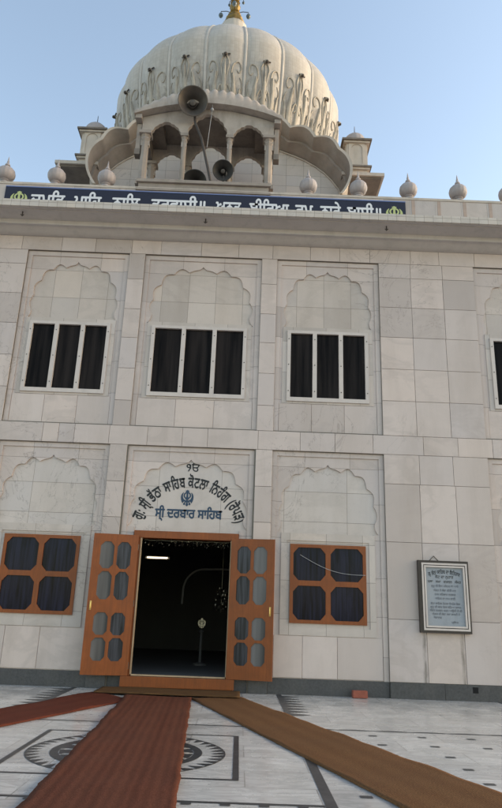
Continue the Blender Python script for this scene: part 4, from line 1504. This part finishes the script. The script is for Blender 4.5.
# centre runner
carpet_strip('carpet_runner', ((-.645, -.98), (.30, -.98)), (ext((-.645, -.98), (-.40, -6.48), 1.9), ext((.30, -.98), (.575, -6.37), 1.9)), 0, 0, 0, M['carpet_red'],
             'ribbed dark red coir runner laid straight out from the doorway', wave=.005, z=.020, fray=.0045, seed=2)
carpet_strip('carpet_runner', ((-1.19, -.55), (-.52, -1.32)), (ext((-1.19, -.55), (-1.86, -2.45), 3.2), ext((-.52, -1.32), (-1.50, -3.72), 3.2)), 0, 0, 0, M['carpet_red2'],
             'flat red carpet strip leading off to the left from the doorway', wave=.005, z=.0045, fray=.003, seed=5)
carpet_strip('carpet_runner', ((.28, -.92), (1.02, -.66)), (ext((.28, -.92), (2.08, -6.18), 1.9), ext((1.02, -.66), (2.93, -5.75), 1.9)), 0, 0, 0, M['carpet_brown'],
             'brown coir carpet strip leading off diagonally to the right from the doorway', wave=.004, z=.0045, fray=.002, seed=8)
carpet_strip('door_mat', ((-1.15, -.12), (-1.15, -.80)), ((1.0, -.12), (1.0, -.84)), 0, 0, 0, M['mat_brown'],
             'brown coir door mat across the foot of the doorway', wave=.003, z=.030, fray=.004, seed=11)

# ================================================================== camera, light, world
p = dict(cx=.9366, cy=-11.2131, cz=1.2366, yaw=.0066, pitch=.309, roll=.0364, f=650.0)
cy_, sy_, cp_, sp_ = math.cos(p['yaw']), math.sin(p['yaw']), math.cos(p['pitch']), math.sin(p['pitch'])
fw = Vector((sy_ * cp_, cy_ * cp_, sp_)); r = Vector((cy_, -sy_, 0)); u = r.cross(fw)
cr, sr = math.cos(p['roll']), math.sin(p['roll'])
r2 = r * cr + u * sr; u2 = -r * sr + u * cr
cam = bpy.data.cameras.new('camera'); co = bpy.data.objects.new('camera', cam); C.objects.link(co)
co.matrix_world = Matrix(((r2.x, u2.x, -fw.x, p['cx']), (r2.y, u2.y, -fw.y, p['cy']), (r2.z, u2.z, -fw.z, p['cz']), (0, 0, 0, 1)))
cam.sensor_fit = 'VERTICAL'; cam.sensor_height = 24; cam.lens = 24 * p['f'] / 808.0
cam.clip_end = 2000; cam.clip_start = .05
scene.camera = co

SUN_EL, SUN_AZ = R(22), R(88)      # azimuth from +Y towards +X : low sun, to the right in the plane of the front
sun = bpy.data.lights.new('sun', 'SUN'); so = bpy.data.objects.new('sun', sun); C.objects.link(so)
sun.energy = .5; sun.angle = R(16); sun.color = (1, .94, .87)
d = Vector((math.sin(SUN_AZ) * math.cos(SUN_EL), math.cos(SUN_AZ) * math.cos(SUN_EL), math.sin(SUN_EL)))
so.rotation_euler = d.to_track_quat('Z', 'Y').to_euler()
so.location = (20, -20, 30)
w = bpy.data.worlds.new('World'); scene.world = w; w.use_nodes = True
nt = w.node_tree; bg = nt.nodes['Background']
sky = nt.nodes.new('ShaderNodeTexSky'); sky.sky_type = 'NISHITA'; sky.sun_disc = False
sky.sun_elevation = SUN_EL; sky.sun_rotation = SUN_AZ
sky.altitude = 250; sky.air_density = 1.0; sky.dust_density = 1.0; sky.ozone_density = 1.5
nt.links.new(sky.outputs[0], bg.inputs[0]); bg.inputs[1].default_value = .12
vs = scene.view_settings
vs.view_transform = 'Standard'; vs.look = 'None'; vs.gamma = 1; vs.use_curve_mapping = False
vs.exposure = 1.95
vs.use_white_balance = True; vs.white_balance_temperature = 8600; vs.white_balance_tint = 9
